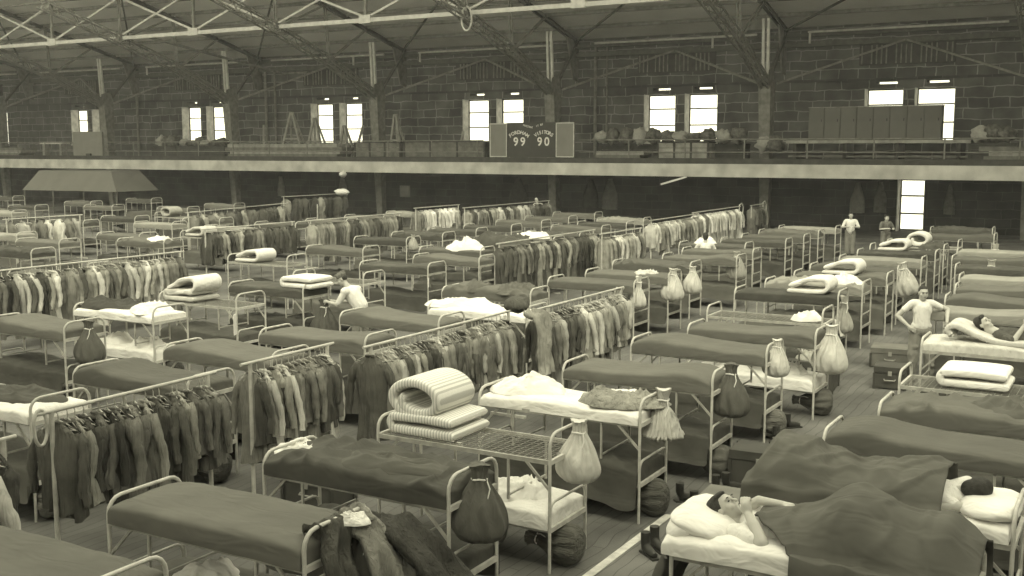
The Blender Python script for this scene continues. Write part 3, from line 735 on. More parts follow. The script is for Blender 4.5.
# named rows: (row phrase, [ (X, Y, top, bottom, note) ... ])
ROWS = [
 ('right aisle row', [
   (-2.84, 7.2, 'man', 'flat', 'carrying the lying man in white shirt'), (-2.72, 8.6, 'sleeper', 'flat', 'carrying the sleeper hidden under a blanket'),
   (-2.62, 10.6, 'flatbump', 'flat', 'with smooth seamed blanket behind the sleeper'), (-2.4, 12.05, 'messy', 'flat', 'with rumpled blanket before the folded white mattress'),
   (-2.55, 13.95, 'whitefold', 'flat', 'carrying the folded white mattress'), (-2.75, 16.6, 'reader', 'flat', 'carrying the man reading on his back'),
   (-3.2, 19.9, 'waveR', 'bumpL', 'directly behind the standing man'), (-3.2, 21.6, 'waveL', 'flat', ''), (-3.3, 23.5, 'bumpR', 'flat', ''), (-3.5, 25.4, 'waveR', 'flat', ''), (-3.9, 27.6, 'flat', 'flat', ''), (-4.3, 29.8, 'waveR', 'flat', ''), (-4.5, 32, 'flat', 'flat', '')]),
 ('left aisle row', [
   (-7.5, 4.15, 'flat', 'none', 'cut by the bottom left corner of the photo'),
   (-6.95, 5.65, 'flat', 'whites', 'nearest the camera with coats over its foot'), (-6.8, 7.25, 'darkmess', 'bumpR', 'with rumpled dark blanket and dark bag'),
   (-6.72, 8.85, 'rollwire', 'whites', 'bare springs with rolled mattress and striped bag'), (-6.55, 10.55, 'whitebed', 'messy', 'with white mattress and mop-like bag'),
   (-6.4, 12.35, 'bumpR', 'messy', 'with dark knotted bag at its foot'), (-6.38, 14.45, 'waveL', 'flat', 'with small pale bag at its foot'),
   (-6.15, 16.1, 'waveR', 'whites', 'with large white bag beside the aisle'), (-6.6, 18.2, 'wire', 'messy', ''), (-6.95, 20.7, 'foldblk', 'messy2', 'with folded mattress left of the standing man'),
   (-6.9, 22.5, 'messy', 'messy', ''), (-6.8, 24.3, 'waveR', 'flat', ''), (-6.9, 26.0, 'bumpL', 'flat', 'with pale bag hung on its foot'), (-6.8, 28.4, 'flat', 'messy', 'behind the folded mattress'),
   (-6.8, 30.4, 'waveR', 'flat', ''), (-6.9, 32.4, 'foldR', 'flat', ''), (-6.8, 34.3, 'rollbig', 'flat', 'carrying the big pale roll by the door'), (-6.2, 37.5, 'waveR', 'flat', ''), (-6.6, 40.5, 'messy', 'flat', '')]),
 ('row between coat racks', [
   (-12.2, 7.35, 'whitedark', 'flat', 'at the left edge with white sheet and dark blanket'), (-11.6, 9.0, 'bumpL', 'flat', 'just behind the nearest coat rack'), (-11.85, 10.7, 'waveL', 'flat', 'left of the second coat rack'),
   (-11.6, 12.35, 'waveR', 'messy', 'in front of the bending man'), (-11.7, 14.4, 'bumpL', 'messy2', 'right of the bending man'), (-11.0, 16.0, 'sheetpile', 'flat', 'with white sheets and a dark hat'),
   (-12.1, 18.1, 'messy2', 'messy', ''), (-11.0, 20.5, 'flat', 'flat', 'with thin pale bag beside the long overcoats'), (-10.95, 22.2, 'flat', 'flat', 'with twin pale bags'), (-11.3, 24.4, 'messy', 'flat', ''), (-10.9, 26.6, 'bumpR', 'flat', ''),
   (-11.1, 28.5, 'waveR', 'flat', 'beside the man seen from behind'), (-11.9, 30.3, 'flat', 'flat', ''), (-11.3, 32.2, 'flat', 'flat', ''), (-11.3, 34.2, 'waveR', 'flat', ''), (-11.4, 36.3, 'messy', 'flat', ''), (-11.4, 38.6, 'flat', 'flat', '')]),
 ('left centre row', [
   (-16.3, 10.95, 'waveL', 'flat', 'at the left edge with dark bag on its foot'), (-16.4, 12.8, 'darkdrape', 'whites', 'with dark blanket slipping off a white mattress'), (-16.4, 14.75, 'foldwire', 'flat', 'half bare springs with a folded mattress'),
   (-16.3, 16.5, 'darkwhite', 'flat', 'with dark ribbed blanket beside the bending man'), (-16.6, 18.8, 'none', 'flat', ''), (-16.5, 21.1, 'waveR', 'messy', 'with white tag on its foot post'), (-16.4, 23.2, 'waveL', 'messy', ''),
   (-17.6, 25.2, 'whitepile', 'flat', 'with white bundle on top'), (-17.2, 27.2, 'darkpile', 'flat', 'heaped with dark and white clothes'), (-17.6, 29.4, 'flat', 'flat', ''), (-17.8, 31.6, 'waveL', 'flat', ''), (-18.5, 34.7, 'waveL', 'flat', 'right of the pale shirts rack'), (-18.6, 37.0, 'flat', 'flat', ''), (-19.0, 39.5, 'messy', 'flat', '')]),
 ('row behind the left rack', [
   (-22.3, 15.7, 'flat', 'flat', ''), (-22.0, 17.6, 'messy', 'flat', ''), (-20.6, 20.85, 'foldsmall', 'flat', 'carrying a small folded white mattress'), (-20.5, 23.8, 'waveL', 'flat', ''), (-21.4, 27.1, 'flat', 'flat', 'with a pillow hung on its foot'), (-21.5, 29.2, 'messy', 'flat', ''), (-21.6, 31.4, 'flat', 'flat', ''), (-21.5, 33.6, 'waveR', 'flat', ''), (-21.7, 36.2, 'waveL', 'flat', ''), (-22.0, 39, 'flat', 'flat', ''), (-22.3, 42, 'flat', 'flat', '')]),
 ('far left row', [
   (-33.3, 22.4, 'waveR', 'flat', ''), (-33.0, 28.6, 'flat', 'flat', ''), (-33.2, 31.2, 'messy', 'flat', ''), (-45, 27.5, 'flat', 'flat', ''), (-44.8, 30.5, 'waveL', 'flat', ''), (-45, 36, 'flat', 'flat', ''),
   (-27.8, 18.9, 'messy2', 'flat', ''), (-29.8, 21.3, 'flat', 'flat', 'with thin grey mattress'), (-27.2, 22.9, 'messy', 'flat', 'with dark rumpled blanket'), (-29.7, 24.2, 'flat', 'flat', ''), (-28.0, 26.2, 'foldsmall', 'flat', 'carrying a pale rolled mattress'), (-29.2, 28.4, 'flat', 'flat', ''), (-29.0, 30.8, 'waveR', 'flat', ''), (-28.6, 33.2, 'flat', 'flat', ''), (-28.9, 36.0, 'flat', 'flat', ''), (-29.0, 39.0, 'waveL', 'flat', '')]),
 ('farthest row by the awning', [
   (-36.5, 22.6, 'flat', 'flat', ''), (-37.0, 25.0, 'waveR', 'flat', ''), (-36.6, 27.6, 'messy', 'flat', ''), (-37.0, 30.4, 'flat', 'flat', ''), (-37.2, 33.4, 'rollgrey', 'flat', 'carrying a grey rolled mattress'), (-40.5, 36.5, 'flat', 'flat', ''), (-41, 40, 'waveL', 'flat', ''), (-48, 34, 'flat', 'flat', ''), (-49, 38, 'messy', 'flat', ''), (-49, 42, 'flat', 'flat', ''), (-58, 40, 'flat', 'flat', '')]),
]
def bedding(X, Y, z, kind, where, level):
    """place the bedding things of one level; where = phrase for the label"""
    grp = ('upper' if level else 'lower') + ' bunk bedding, ' + where.split(' bunk ')[-1][:60]
    ph = ('upper level of the ' if level else 'lower level of the ') + where
    def bed(bk, m=None, label='dark wool blanket over a mattress', cat='bedding', mat_mesh=None):
        t = thing('made_mattress', '%s, %s' % (label, ph), cat, (X + .03, Y - .005, z), 0)
        put('mattress', mat_mesh or MATT, t, (.02, .03, 0))
        if bk:
            b_ = put('blanket', BK[bk], t, (0, -.005, .005))
            if m: setmat(b_, m)
        return t
    if kind in BK:
        m = random.choice([None, None, 'blanket_pale', 'blanket_dark']) if level else random.choice(['blanket_dark', 'blanket_dark', None])
        if level and Y < 17: m = None
        bed(kind, m, 'dark wool blanket over a mattress' if kind[:5] != 'messy' else 'rumpled wool blanket over a mattress')
    return ph
FEET = {}
for rname, lst in ROWS:
    for i, (X, Y, top, bot, note) in enumerate(lst):
        near = Y < 19 and X > -23
        lab = ('pale iron double bunk ' + note) if note else 'pale iron double bunk, %s from the front in the %s' % (ORD[i], rname)
        t = thing('bunk_bed', lab, 'bunk bed', (X, Y, 0), 0, 'iron double bunks, ' + rname)
        jitter = random.uniform(-.012, .012); t.rotation_euler[2] = jitter * (0 if near and Y < 10 else 1)
        if near:
            for x, s_ in ((0, 1), (BL, -1)):
                e = put('end_frame', END if x and top != 'man' else ENDL, t, (x, 0, 0)); put('crossbar', CROSS, e); put('crossbar', CROSSL, e); put('lower_arch', LOWA, e)
                for y in (0, BW): put('brace', BRACE if s_ == 1 else BRACE2, t, (x, y, 0))
            for y in (0, BW):
                put('side_rail', RAIL, t, (0, y, ZT)); put('side_rail', RAIL, t, (0, y, ZB_))
            for x in (.45, BL - .45): put('folding_leg', LEGF, t, (x, 0, 0))
            put('spring_mesh', SPRING, t, (0, 0, ZT + .01))
            if Y < 13: put('spring_mesh', SPRING, t, (0, 0, ZB_ + .01))
        else:
            for x in (0, BL): put('end_frame', ENDF if x else ENDFL, t, (x, 0, 0))
            put('bed_frame', BEDF, t)
            if top in ('wire', 'none', 'foldwire', 'foldsmall', 'foldR', 'rollgrey'): put('spring_mesh', SPRING, t, (0, 0, ZT + .01))
        z1, z0 = ZT - .005, ZB_ + .0
        ww = ('bunk ' + note) if note else '%s bunk of %s' % (ORD[i], rname)
        def B(kind_mesh, m, desc, level, zz, child='blanket'):
            tt = thing('made_bed', '%s, %s level, %s' % (desc, 'upper' if level else 'lower', ww), 'bedding', (X + .015, Y - .025, zz), t.rotation_euler[2])
            put('mattress', MATT, tt, (.03, .05, .02))
            if kind_mesh:
                b_ = put(child, kind_mesh, tt, (0, 0, .004))
                if m: setmat(b_, m)
            return tt
        def short(s_): return s_
        for level, kind, zz in ((1, top, z1), (0, bot, z0)):
            if kind in BK:
                m = None
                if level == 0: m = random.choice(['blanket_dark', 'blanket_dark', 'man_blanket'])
                elif Y > 17: m = random.choice([None, None, 'blanket_pale', 'blanket_dark'])
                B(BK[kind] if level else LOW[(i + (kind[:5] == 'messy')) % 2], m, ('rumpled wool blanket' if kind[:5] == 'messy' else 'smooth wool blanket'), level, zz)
            elif kind == 'flatbump': B(BK['bumpL'], None, 'smooth wool blanket', level, zz)
            elif kind == 'whites':
                B(BK['flat'], 'sheet' if Y > 8 else None, 'white sheet', level, zz, 'sheet')
                for q in range(2):
                    tag(put('crumpled_cloth', CR[q], None, (X + .7 + .75 * q, Y + .36, zz + .14), q * 1.3), '%s crumpled cloth, lower level, %s' % (['left', 'right'][q], ww), 'cloth')
            elif kind == 'darkmess':
                B(BK['messy'], 'blanket_dark', 'dark rumpled wool blanket', level, zz)
            elif kind == 'whitebed':
                B(SHEETB, None, 'white sheet', level, zz, 'sheet')
            elif kind in ('whitedark', 'darkdrape', 'sheetpile', 'whitepile', 'darkpile', 'darkwhite', 'foldblk'):
                B(BK['flat'] if kind in ('whitepile', 'darkpile', 'foldblk', 'darkwhite') else SHEETB, 'blanket_dark' if kind in ('darkwhite', 'foldblk') else None, 'dark blanket' if kind in ('darkwhite', 'foldblk', 'whitepile', 'darkpile') else 'white sheet', level, zz, 'cover')

# ---------- folded and rolled mattresses
def mattress(me, loc, rz, label, m=None, group=None):
    t = tag(put('folded_mattress', me, None, loc, rz), label, 'mattress', group)
    if m: setmat(t, m)
    return t
mattress(FOLD, (-6.62, 8.88, ZT + .03), 0, 'striped folded mattress lying under the big rolled one')
mattress(ROLL, (-6.66, 8.9, ZT + .195), 0.0, 'big striped rolled mattress on top of the folded one, left centre')
mattress(FOLDS, (-2.12, 14.05, ZT + .03), 0, 'white folded mattress right of the standing man', 'sheet')
mattress(FOLDS, (-16.35, 14.8, ZT + .03), 0, 'pale folded mattress on the half bare bunk at left, lower one', 'bag_white')
o = mattress(FOLD3, (-16.25, 14.8, ZT + .12), 0, 'pale folded mattress leaning on top of the lower one at left', 'sheet'); o.rotation_euler = (0, -.12, 0)
mattress(FOLD3, (-20.4, 20.9, ZT + .03), 0, 'small folded white mattress left of centre in front of coats')
mattress(FOLD3, (-27.9, 26.3, ZT + .03), 0, 'pale folded mattress at far left below the gallery', 'bag_white')
mattress(ROLL, (-37.0, 33.5, ZT + .03), 0, 'grey rolled mattress far left below the gallery', 'bag_grey')
mattress(FOLD3, (-5.95, 20.8, ZT + .17), 0, 'folded white mattress at centre right above the white bag', 'sheet')
mattress(FOLD3, (-6.2, 24.35, ZT + .17), 0, 'folded white mattress with rolled end behind the centre right one', 'tick')
mattress(FOLD3, (-6.7, 32.5, ZT + .03), 0, 'folded pale mattress between the door and the seated man', 'tick')
mattress(ROLL, (-6.3, 34.4, ZT + .03), 0, 'big pale rolled mattress in front of the bright door', 'tick')
mattress(FOLDS, (-14.95, 16.55, ZT + .17), 0, 'white folded bedding at the foot of the dark ribbed blanket', 'sheet')
# ---------- crumpled cloths
def cloth(me, loc, rz, label, m=None, s=(1, 1, 1)):
    o = tag(put('crumpled_cloth', me, None, loc, rz), label, 'cloth'); o.scale = s
    if m: setmat(o, m)
    return o
zt = ZT + .13
cloth(CR[0], (-6.1, 10.95, zt), .3, 'mound of white bedding on the left of the white mattress', None, (1.3, 1.1, 1.0))
cloth(CR[1], (-5.0, 11.1, zt), .9, 'small crumpled white cloth behind the dark coat on the white mattress', None, (.9, .7, .55))
cloth(CRD[0], (-4.88, 10.85, zt + .01), .4, 'dark coat thrown on the white mattress', 'coat_mid', (1.2, .9, .9))
cloth(CR[2], (-6.7, 7.65, zt - .02), 1.2, 'white pillow end showing at the head of the dark rumpled blanket', None, (.6, 1.1, .5))
cloth(CRD[1], (-5.7, 7.55, zt), .2, 'dark blanket heaped along the middle of the rumpled bunk', 'blanket', (2.0, .9, .7))
cloth(CR[0], (-11.9, 7.7, zt), .2, 'white sheet heap at the left edge', None, (1.3, 1.1, .7))
cloth(CRD[2], (-11.0, 7.75, zt), .2, 'dark blanket thrown over the white sheet at the left edge', None, (1.6, 1.2, .6))
cloth(CRD[0], (-15.9, 13.2, zt), .2, 'dark blanket slipping off the white mattress at left', None, (1.6, 1.25, .9))
cloth(CR[1], (-14.9, 13.2, zt), 2.2, 'white pillow at the foot of the bunk with the slipped blanket', None, (1.2, 1.1, .8))
cloth(CR[2], (-10.5, 16.4, zt), .2, 'white sheet spread on the bunk behind the long coat rack', None, (1.9, 1.1, .8))
cloth(CRD[1], (-11.4, 18.35, zt), .2, 'dark bundle behind the white sheet, left one', 'blanket', (.9, .9, 1.1))
cloth(CRD[2], (-10.6, 18.45, zt), .9, 'dark bundle behind the white sheet, right one', 'blanket', (1.1, .9, 1.1))
cloth(CR[0], (-16.3, 25.6, zt), .2, 'bright white bundle at centre left of the dark heap', None, (1.7, 1.3, 1.7))
cloth(CRD[0], (-16.3, 27.6, zt), .4, 'heap of dark clothes at centre', None, (2.3, 1.4, 2.0))
cloth(CR[1], (-15.6, 28.2, zt + .2), .4, 'white shirt laid over the dark heap at centre', None, (1.6, 1.2, 1.0))
cloth(CR[2], (-4.95, 18.6, ZT + .02), .4, 'white cloth hanging on the foot of the bunk behind the standing man', None, (.7, .8, .8))
cloth(CR[0], (-5.4, 22.9, zt), .4, 'white clothes heaped on a bunk left of the seated man', None, (1.4, 1, 1.2))
cloth(CR[1], (-25.8, 23.3, zt), .4, 'white cloths stacked at the foot of the dark rumpled bunk at left', None, (1.2, 1.2, 1.0))
cloth(CR[1], (-9.6, 22.5, zt - .02), 1.4, 'pale cloth lying on the bunk left of the twin bags', 'bag_white', (.8, 1, .8))
cloth(CR[0], (-11.2, 30.65, zt), .4, 'white cloth on a far bunk right of the overcoats', None, (1, 1, 1.3))
cloth(CR[2], (-5.2, 32.8, zt), .4, 'dark clothes beside the folded pale mattress near the door', 'blanket_dark', (1.1, .9, 1))
cloth(CR[1], (-6.3, 33.0, zt), .4, 'patterned clothes heap left of the folded pale mattress', 'bag_grey', (1.1, .9, 1))

# ---------- bags
def bag_mesh(name, m, r, h, n_f, amp, seed, neck=.22, fringe=False):
    rows = []; n = 84; mm = 34
    for i in range(mm + 1):
        f = i / mm
        if f < neck: R = r * (.30 + .10 * (1 - f / neck) ** 2 - .03 * sin(PI * f / neck))
        else:
            g = (f - neck) / (1 - neck)
            if fringe: R = r * (.30 + .75 * g ** .7) * (1 if g < .9 else max(.02, math.sqrt(max(0, 1 - ((g - .9) / .1) ** 2))))
            else: R = r * (.28 + .77 * sin(PI / 2 * min(1, g / .72)) ** 1.3) if g < .72 else r * 1.05 * math.sqrt(max(0, 1 - ((g - .72) / .285) ** 2)) ** .7
        row = []
        for k in range(n):
            a = 2 * PI * k / n
            w_ = a + .25 * nz3(f * 2, seed, 3) + .2 * nz3(cos(a) + seed, sin(a), f * 2)
            pk = (1 - abs(f - neck) * .9) if f >= neck else .8
            if fringe: pk = 1
            pl = 1 + amp * pk * cos(n_f * w_) + .14 * nz3(cos(a) * 1.2 + seed, sin(a) * 1.2, f * 2.4)
            row.append((R * pl * cos(a), R * pl * sin(a) * .85, -h * f + (.012 * sin(2 * a + seed) if f < .02 else 0) + (.035 * nz3(k * .6, seed, 1) if fringe and f > .85 else 0)))
        rows.append(row)
    mb = MB().grid(rows, False, True); mb.cap(rows[0]); mb.cap(rows[-1])
    return mb.mesh(name, m, True)
BAGP = bag_mesh('sack', 'bag_white', .20, .62, 11, .17, 1.1, .16)
BAGD = bag_mesh('sack', 'bag_dark', .22, .66, 10, .13, 4.1, .16)
MOP = bag_mesh('sack', 'bag_white', .20, .55, 26, .20, 7.1, .36, True)
SLIM = bag_mesh('sack', 'bag_white', .15, .66, 9, .22, 9.1, .3)
TIE = MB().tube([(.065 * cos(a), .06 * sin(a), -.12 + .006 * sin(3 * a)) for a in [i * PI / 6 for i in range(12)]], .009, 6, True).tube([(.06, -.03, -.12), (.09, -.07, -.19), (.07, -.10, -.28)], .006, 5).mesh('drawstring', 'sheet', True)
def bag(me, x, y, z, label, m=None, s=1.0, rz=0, tilt=0):
    t = thing('laundry_bag', label, 'bag', (x, y, z), rz); t.scale = (s, s, s); t.rotation_euler = (0, tilt, rz)
    o = put('sack', me, t)
    if m: setmat(o, m)
    put('drawstring', TIE, t)
    return t
bag(BAGP, -4.62, 9.25, 1.42, 'large pale pleated bag tied on the foot of the bare spring bunk', None, 1.0)
bag(BAGD, -4.69, 7.55, 1.40, 'large dark bag hanging on the foot of the rumpled dark bunk', 'bag_grey', 1.0, .5); 
setmat([o for o in bpy.data.objects if o.name.startswith('sack')][-1], 'bag_dark')
bag(MOP, -4.45, 10.95, 1.42, 'mop-like pale bag tied at the foot of the white mattress bunk', None, 1.0)
bag(BAGD, -4.3, 12.75, 1.40, 'dark knotted bag right of the mop-like bag', None, 1.0)
bag(BAGP, -4.33, 14.75, 1.40, 'small pale bag just left of the large bright white bag', None, .85)
bag(BAGP, -4.0, 16.4, 1.40, 'large bright white bag beside the aisle left of the footlockers', None, 1.2)
bag(SLIM, -4.9, 20.95, 1.25, 'slim grey garment bag hanging left of the aisle trunks', 'bag_grey', 1.1)
bag(SLIM, -8.95, 20.6, 1.42, 'thin pale bag on the bunk right of the long overcoats', 'bag_white', 1.0)
bag(BAGP, -8.9, 22.35, 1.42, 'left one of the twin pale bags at centre', None, 1.15)
bag(BAGP, -8.7, 23.0, 1.42, 'right one of the twin pale bags at centre', None, 1.0)
bag(BAGP, -9.0, 26.9, 1.42, 'greyish bag hanging right of the man seen from behind', 'bag_grey', 1.15)
bag(BAGP, -4.85, 26.2, 1.42, 'pale tan bag hanging behind the standing man', 'coat_pale', 1.3, .3, -.2)
bag(BAGD, -14.15, 11.3, 1.36, 'dark bag hanging at the foot of the left edge bunk', None, 1.05)
bag(BAGD, -4.9, 6.25, 1.3, 'dark pleated bag at the foot of the nearest bunk, bottom edge', None, .95)
bag(SLIM, -3.6, 32.6, 1.42, 'grey garment bag hanging at the far right', 'bag_grey', 1.3)
bag(BAGP, -3.15, 27.9, 1.42, 'grey bag hanging at the right edge near the racks', 'bag_grey', 1.2)
bag(BAGP, -19.3, 27.3, 1.42, 'pale pillow bag hanging on a bunk left of centre', 'bag_grey', .8)
for rname, lst in ROWS[:4]:
    for (X, Y, top, bot, note) in lst:
        if Y < 17.5 and note:
            for q, dx in enumerate((1.0, 1.9)):
                t = thing('barracks_bag', '%s floor bag under bunk %s' % (['left', 'right'][q], note), 'bag', (X + dx - .3, Y + .3, .2), 0, 'bags on the floor under the bunks')
                t.rotation_euler = (0, -PI / 2, random.uniform(-.3, .3))
                setmat(put('sack', BAGD, t), random.choice(['bag_dark', 'coat_dark', 'coat_mid'])); put('drawstring', TIE, t); t.scale = (.85, .95, .9)
# tags on posts
def ptag(x, y, z, label, w_=.1, h=.2):
    tag(put('paper_tag', MB().box(-.006, .006, -w_ / 2, w_ / 2, -h, 0).mesh('paper_tag', 'paper'), None, (x, y, z), .45), label, 'tag')
ptag(-4.55, 18.9, 1.1, 'white paper tag on the spring bunk post left of the footlockers'); ptag(-4.9, 18.15, .8, 'lower white paper tag beside the hanging garment bag')
ptag(-14.45, 21.05, 1.0, 'white paper tag on the foot post right of the bending man'); ptag(-8.98, 20.45, 1.1, 'white paper tag on the post by the thin pale bag')
ptag(-8.93, 22.15, 1.15, 'white paper tag on the post by the twin bags'); ptag(-14.38, 14.7, 1.0, 'white towel tag on the foot of the half bare bunk', .2, .38)
ptag(-4.795, 24.35, 1.1, 'white paper tag above the standing man on a bunk post'); ptag(-4.93, 21.0, .95, 'white paper tag on the post left of the standing man')

# ================================================================= COATS AND RACKS
def coat_mesh(seed, ln, sleeve=.62, width=.21, thick=.05):
    """hanging coat: wide along X, thin along Y, hanger line at z=0; shoulders slope down from the collar"""
    rnd = random.Random(seed); mb = MB(); rows = []; n = 30; mm = 22
    tilt = rnd.uniform(-.04, .04); fl = rnd.uniform(.05, .35)
    for i in range(mm + 1):
        f = i / mm
        if i <= 5: g = i / 5; wd = .045 + (width - .045) * g ** .85; th = thick * (.45 + .5 * g); z = -.02 - .15 * g
        else: g = (i - 5) / (mm - 5); wd = width * (1 - .16 * sin(g * PI * .8) + fl * .35 * g); th = thick * (.95 + .9 * g * (1 + fl)); z = -.17 - (ln - .17) * g
        gg = max(0, (i - 5) / (mm - 5)); row = []
        for k in range(n):
            a = 2 * PI * k / n
            fo = 1 + .5 * gg * sin(6 * a + seed * 1.7 + 1.2 * gg) + .3 * nz3(cos(a) * 2 + seed, sin(a) * 2, f * 3)
            row.append((wd * sgp(cos(a), .85) * (1 + .07 * nz3(seed, f * 4, k * .05)) + tilt * gg, th * sgp(sin(a), .85) * fo + .035 * sin(gg * 3 + seed), z + (.03 * sin(2 * a + seed) * gg)))
        rows.append(row)
    mb.grid(rows, False, True); mb.cap(rows[0]); mb.cap(rows[-1])
    for s_ in (-1, 1):                                           # sleeves hang from the shoulders
        P = []; R = []
        dy = rnd.uniform(-.05, .07); dx = rnd.uniform(-.03, .06); ph = rnd.uniform(0, 6)
        for i in range(11):
            f = i / 10
            P.append((s_ * (width * .80 + .07 * sin(min(1, f * 2) * PI * .5) + dx * f), dy * f + .018 * sin(f * 6 + ph), -.125 - sleeve * f))
            R.append((.052 if i else .03) - .016 * f + .006 * sin(f * 23 + seed))
        mb.tube(P, R, 9)
    mb.tube([(-.07, -.01, -.035), (-.05, -.05, -.06), (0, -.06, -.12), (.05, -.05, -.06), (.07, -.01, -.035), (.04, .04, -.02), (-.04, .04, -.02)], .017, 6, True)
    return mb.mesh('coat', 'coat_mid', True)
COATS = [coat_mesh(s, l, sl) for s, l, sl in ((1, .85, .60), (2, .92, .64), (3, .76, .56), (4, 1.05, .62), (5, .88, .6), (6, .97, .66), (7, .82, .5), (8, .9, .62), (9, 1.1, .66))]
LONG = [coat_mesh(s, l, .64) for s, l in ((11, 1.22), (12, 1.3), (13, 1.15), (14, 1.26))]
HANG = MB().tube([(0, 0, .05), (0, 0, 0), (.07, 0, -.03), (.19, 0, -.10), (0, 0, -.085), (-.19, 0, -.10), (-.07, 0, -.03), (0, 0, 0)], .007, 5).tube([(0, 0, .0), (0, 0, .05), (.015, 0, .085), (0, 0, .1), (-.015, 0, .085)], .004, 5).mesh('hanger', 'hanger', True)
BTN = MB().ell((-.1, -.095, -.25), (.013, .008, .013)).ell((-.1, -.1, -.4), (.013, .008, .013)).ell((-.1, -.105, -.55), (.013, .008, .013)).mesh('button', 'button', True)
ZBAR = 1.6
def rack(X, Y0, Y1, n, label, meshes, mats, glabel, near=True, posts=None, arched=False, zb=ZBAR, dx=.0):
    t = thing('clothes_rack', label, 'clothes rack', (X, Y0, 0), 0, 'pipe clothes racks')
    L_ = Y1 - Y0
    put('hanging_rail', MB().tube([(0, -.15, zb), (dx, L_ + .12, zb)], .019, 8).mesh('hanging_rail', 'bed_iron', True), t)
    if arched:
        put('end_loop', MB().tube([(0, L_, zb - .25), (-.02, L_ + .05, zb + .05), (0, L_ + .3, zb + .12), (0, L_ + .5, zb - .05), (0, L_ + .45, zb - .35)], .022, 6).mesh('end_loop', 'bed_iron', True), t)
    for q in (posts or (0, L_)):
        pp = put('post', MB().tube([(0, q, 0), (0, q, zb)], .024, 8).mesh('post', 'bed_iron', True), t)
        put('foot', MB().bar((-.3, q, .02), (.3, q, .02), .05, .04).mesh('foot', 'bed_iron'), t)
    for i in range(n):
        y = Y0 + L_ * (i + .5) / n + random.uniform(-.3, .3) * L_ / n
        c = tag(put('coat', random.choice(meshes), None, (X + random.uniform(-.03, .03) + dx * i / n, y, zb - .10), PI + random.uniform(-.4, .4)), glabel, 'coat', 'coats on the ' + label)
        setmat(c, random.choice(mats)); s_ = random.uniform(.92, 1.06); c.scale = (s_ * random.uniform(.9, 1.12), min(1.5, max(.75, L_ / n / .10)) * random.uniform(.8, 1.2), s_)
        if near:
            put('hanger', HANG, c)
            if random.random() < .25: put('button', BTN, c)
random.seed(11)
D, Mi, P_ = 'coat_dark', 'coat_mid', 'coat_pale'
rack(-8.15, 4.7, 5.6, 6, 'pipe clothes rack cut by the left edge, nearest the camera', COATS, [D, Mi, P_], 'coat hanging at the left edge in front of the nearest full rack')
rack(-8.65, 6.45, 8.4, 17, 'pipe clothes rack at lower left with tall near post', COATS, [D, Mi, Mi], 'wool coat hanging on the lower left rack behind the nearest bunk')
rack(-8.7, 9.1, 10.45, 14, 'short pipe clothes rack between lower left and long rack', COATS, [Mi, Mi, D, P_], 'wool coat hanging on the short rack left of the rolled mattress')
rack(-8.18, 10.65, 14.0, 34, 'long pipe clothes rack behind the rolled mattress', COATS, [Mi, D, Mi, P_], 'wool coat hanging on the long rack behind the rolled mattress', posts=(0, 1.6, 3.35))
put('end_loop', MB().tube([(.0, -.12 + .07 * cos(a), 1.47 + .17 * sin(a)) for a in [i * PI / 8 for i in range(16)]], .016, 6, True).mesh('end_loop', 'bed_iron', True), bpy.data.objects['clothes_rack.001'])
rack(-7.9, 14.5, 17.4, 24, 'pipe clothes rack at centre above the white mattress', LONG[:2] + COATS, [Mi, Mi, D, P_], 'coat hanging on the centre rack above the white mattress')
rack(-14.35, 24.1, 29.6, 24, 'pipe rack of long overcoats at centre', LONG, [D, D, Mi], 'long dark overcoat hanging on the centre rack of overcoats', False, (0, 2.8, 5.5))
rack(-13.45, 28.3, 31.0, 12, 'small clothes rack right of the overcoats', LONG, [Mi, P_], 'coat hanging on the small rack right of the overcoats', False)
rack(-14.6, 34.6, 39.0, 18, 'clothes rack right of centre ending at the pale garments', COATS, [Mi, Mi, P_], 'coat hanging on the rack before the pale garments', False)
rack(-15.0, 39.6, 45.0, 20, 'clothes rack of pale garments with looped end', LONG, [P_, 'shirt_white', P_, Mi], 'pale garment hanging on the rack with looped end', False, None, True)
rack(-14.8, 46.0, 47.6, 8, 'short arched clothes rack farthest back right of centre', LONG, [Mi, D], 'dark garment hanging on the farthest arched rack', False, None, True)
rack(-24.4, 38.2, 45.5, 22, 'clothes rack in front of the leaning man', COATS, [D, Mi, P_], 'coat hanging on the rack in front of the leaning man', False)
rack(-26.0, 37.0, 40.2, 11, 'clothes rack of pale shirts left of centre', COATS, [P_, 'shirt_white', Mi], 'pale shirt hanging on the left of centre rack', False)
rack(-24.6, 24.0, 27.9, 15, 'clothes rack with tall pale post at left', COATS, [D, D, Mi], 'dark coat hanging on the rack with tall pale post', False)
rack(-24.5, 28.7, 33.8, 18, 'clothes rack of dense coats left of centre', LONG, [Mi, D, D], 'coat hanging on the dense rack left of centre', False, (0, 2.5, 5.1))
rack(-19.7, 13.3, 18.4, 30, 'long clothes rack along the left edge', LONG, [Mi, P_, Mi, D], 'long coat hanging on the left edge rack', True, (0, 2.5, 5.1))
rack(-31.6, 30.0, 37.5, 18, 'far clothes rack at left under the gallery', COATS, [Mi, D], 'coat hanging on the far left rack under the gallery', False, None, False, ZBAR, -1.8)
rack(-34.0, 24.0, 27.0, 8, 'far clothes rack at the left edge', COATS, [Mi, P_], 'coat hanging on the far rack at the left edge', False)
rack(-38.0, 42.5, 47.5, 10, 'farthest clothes rack left of the white cloths', LONG, [Mi, D], 'coat hanging on the farthest rack under the white cloths', False)

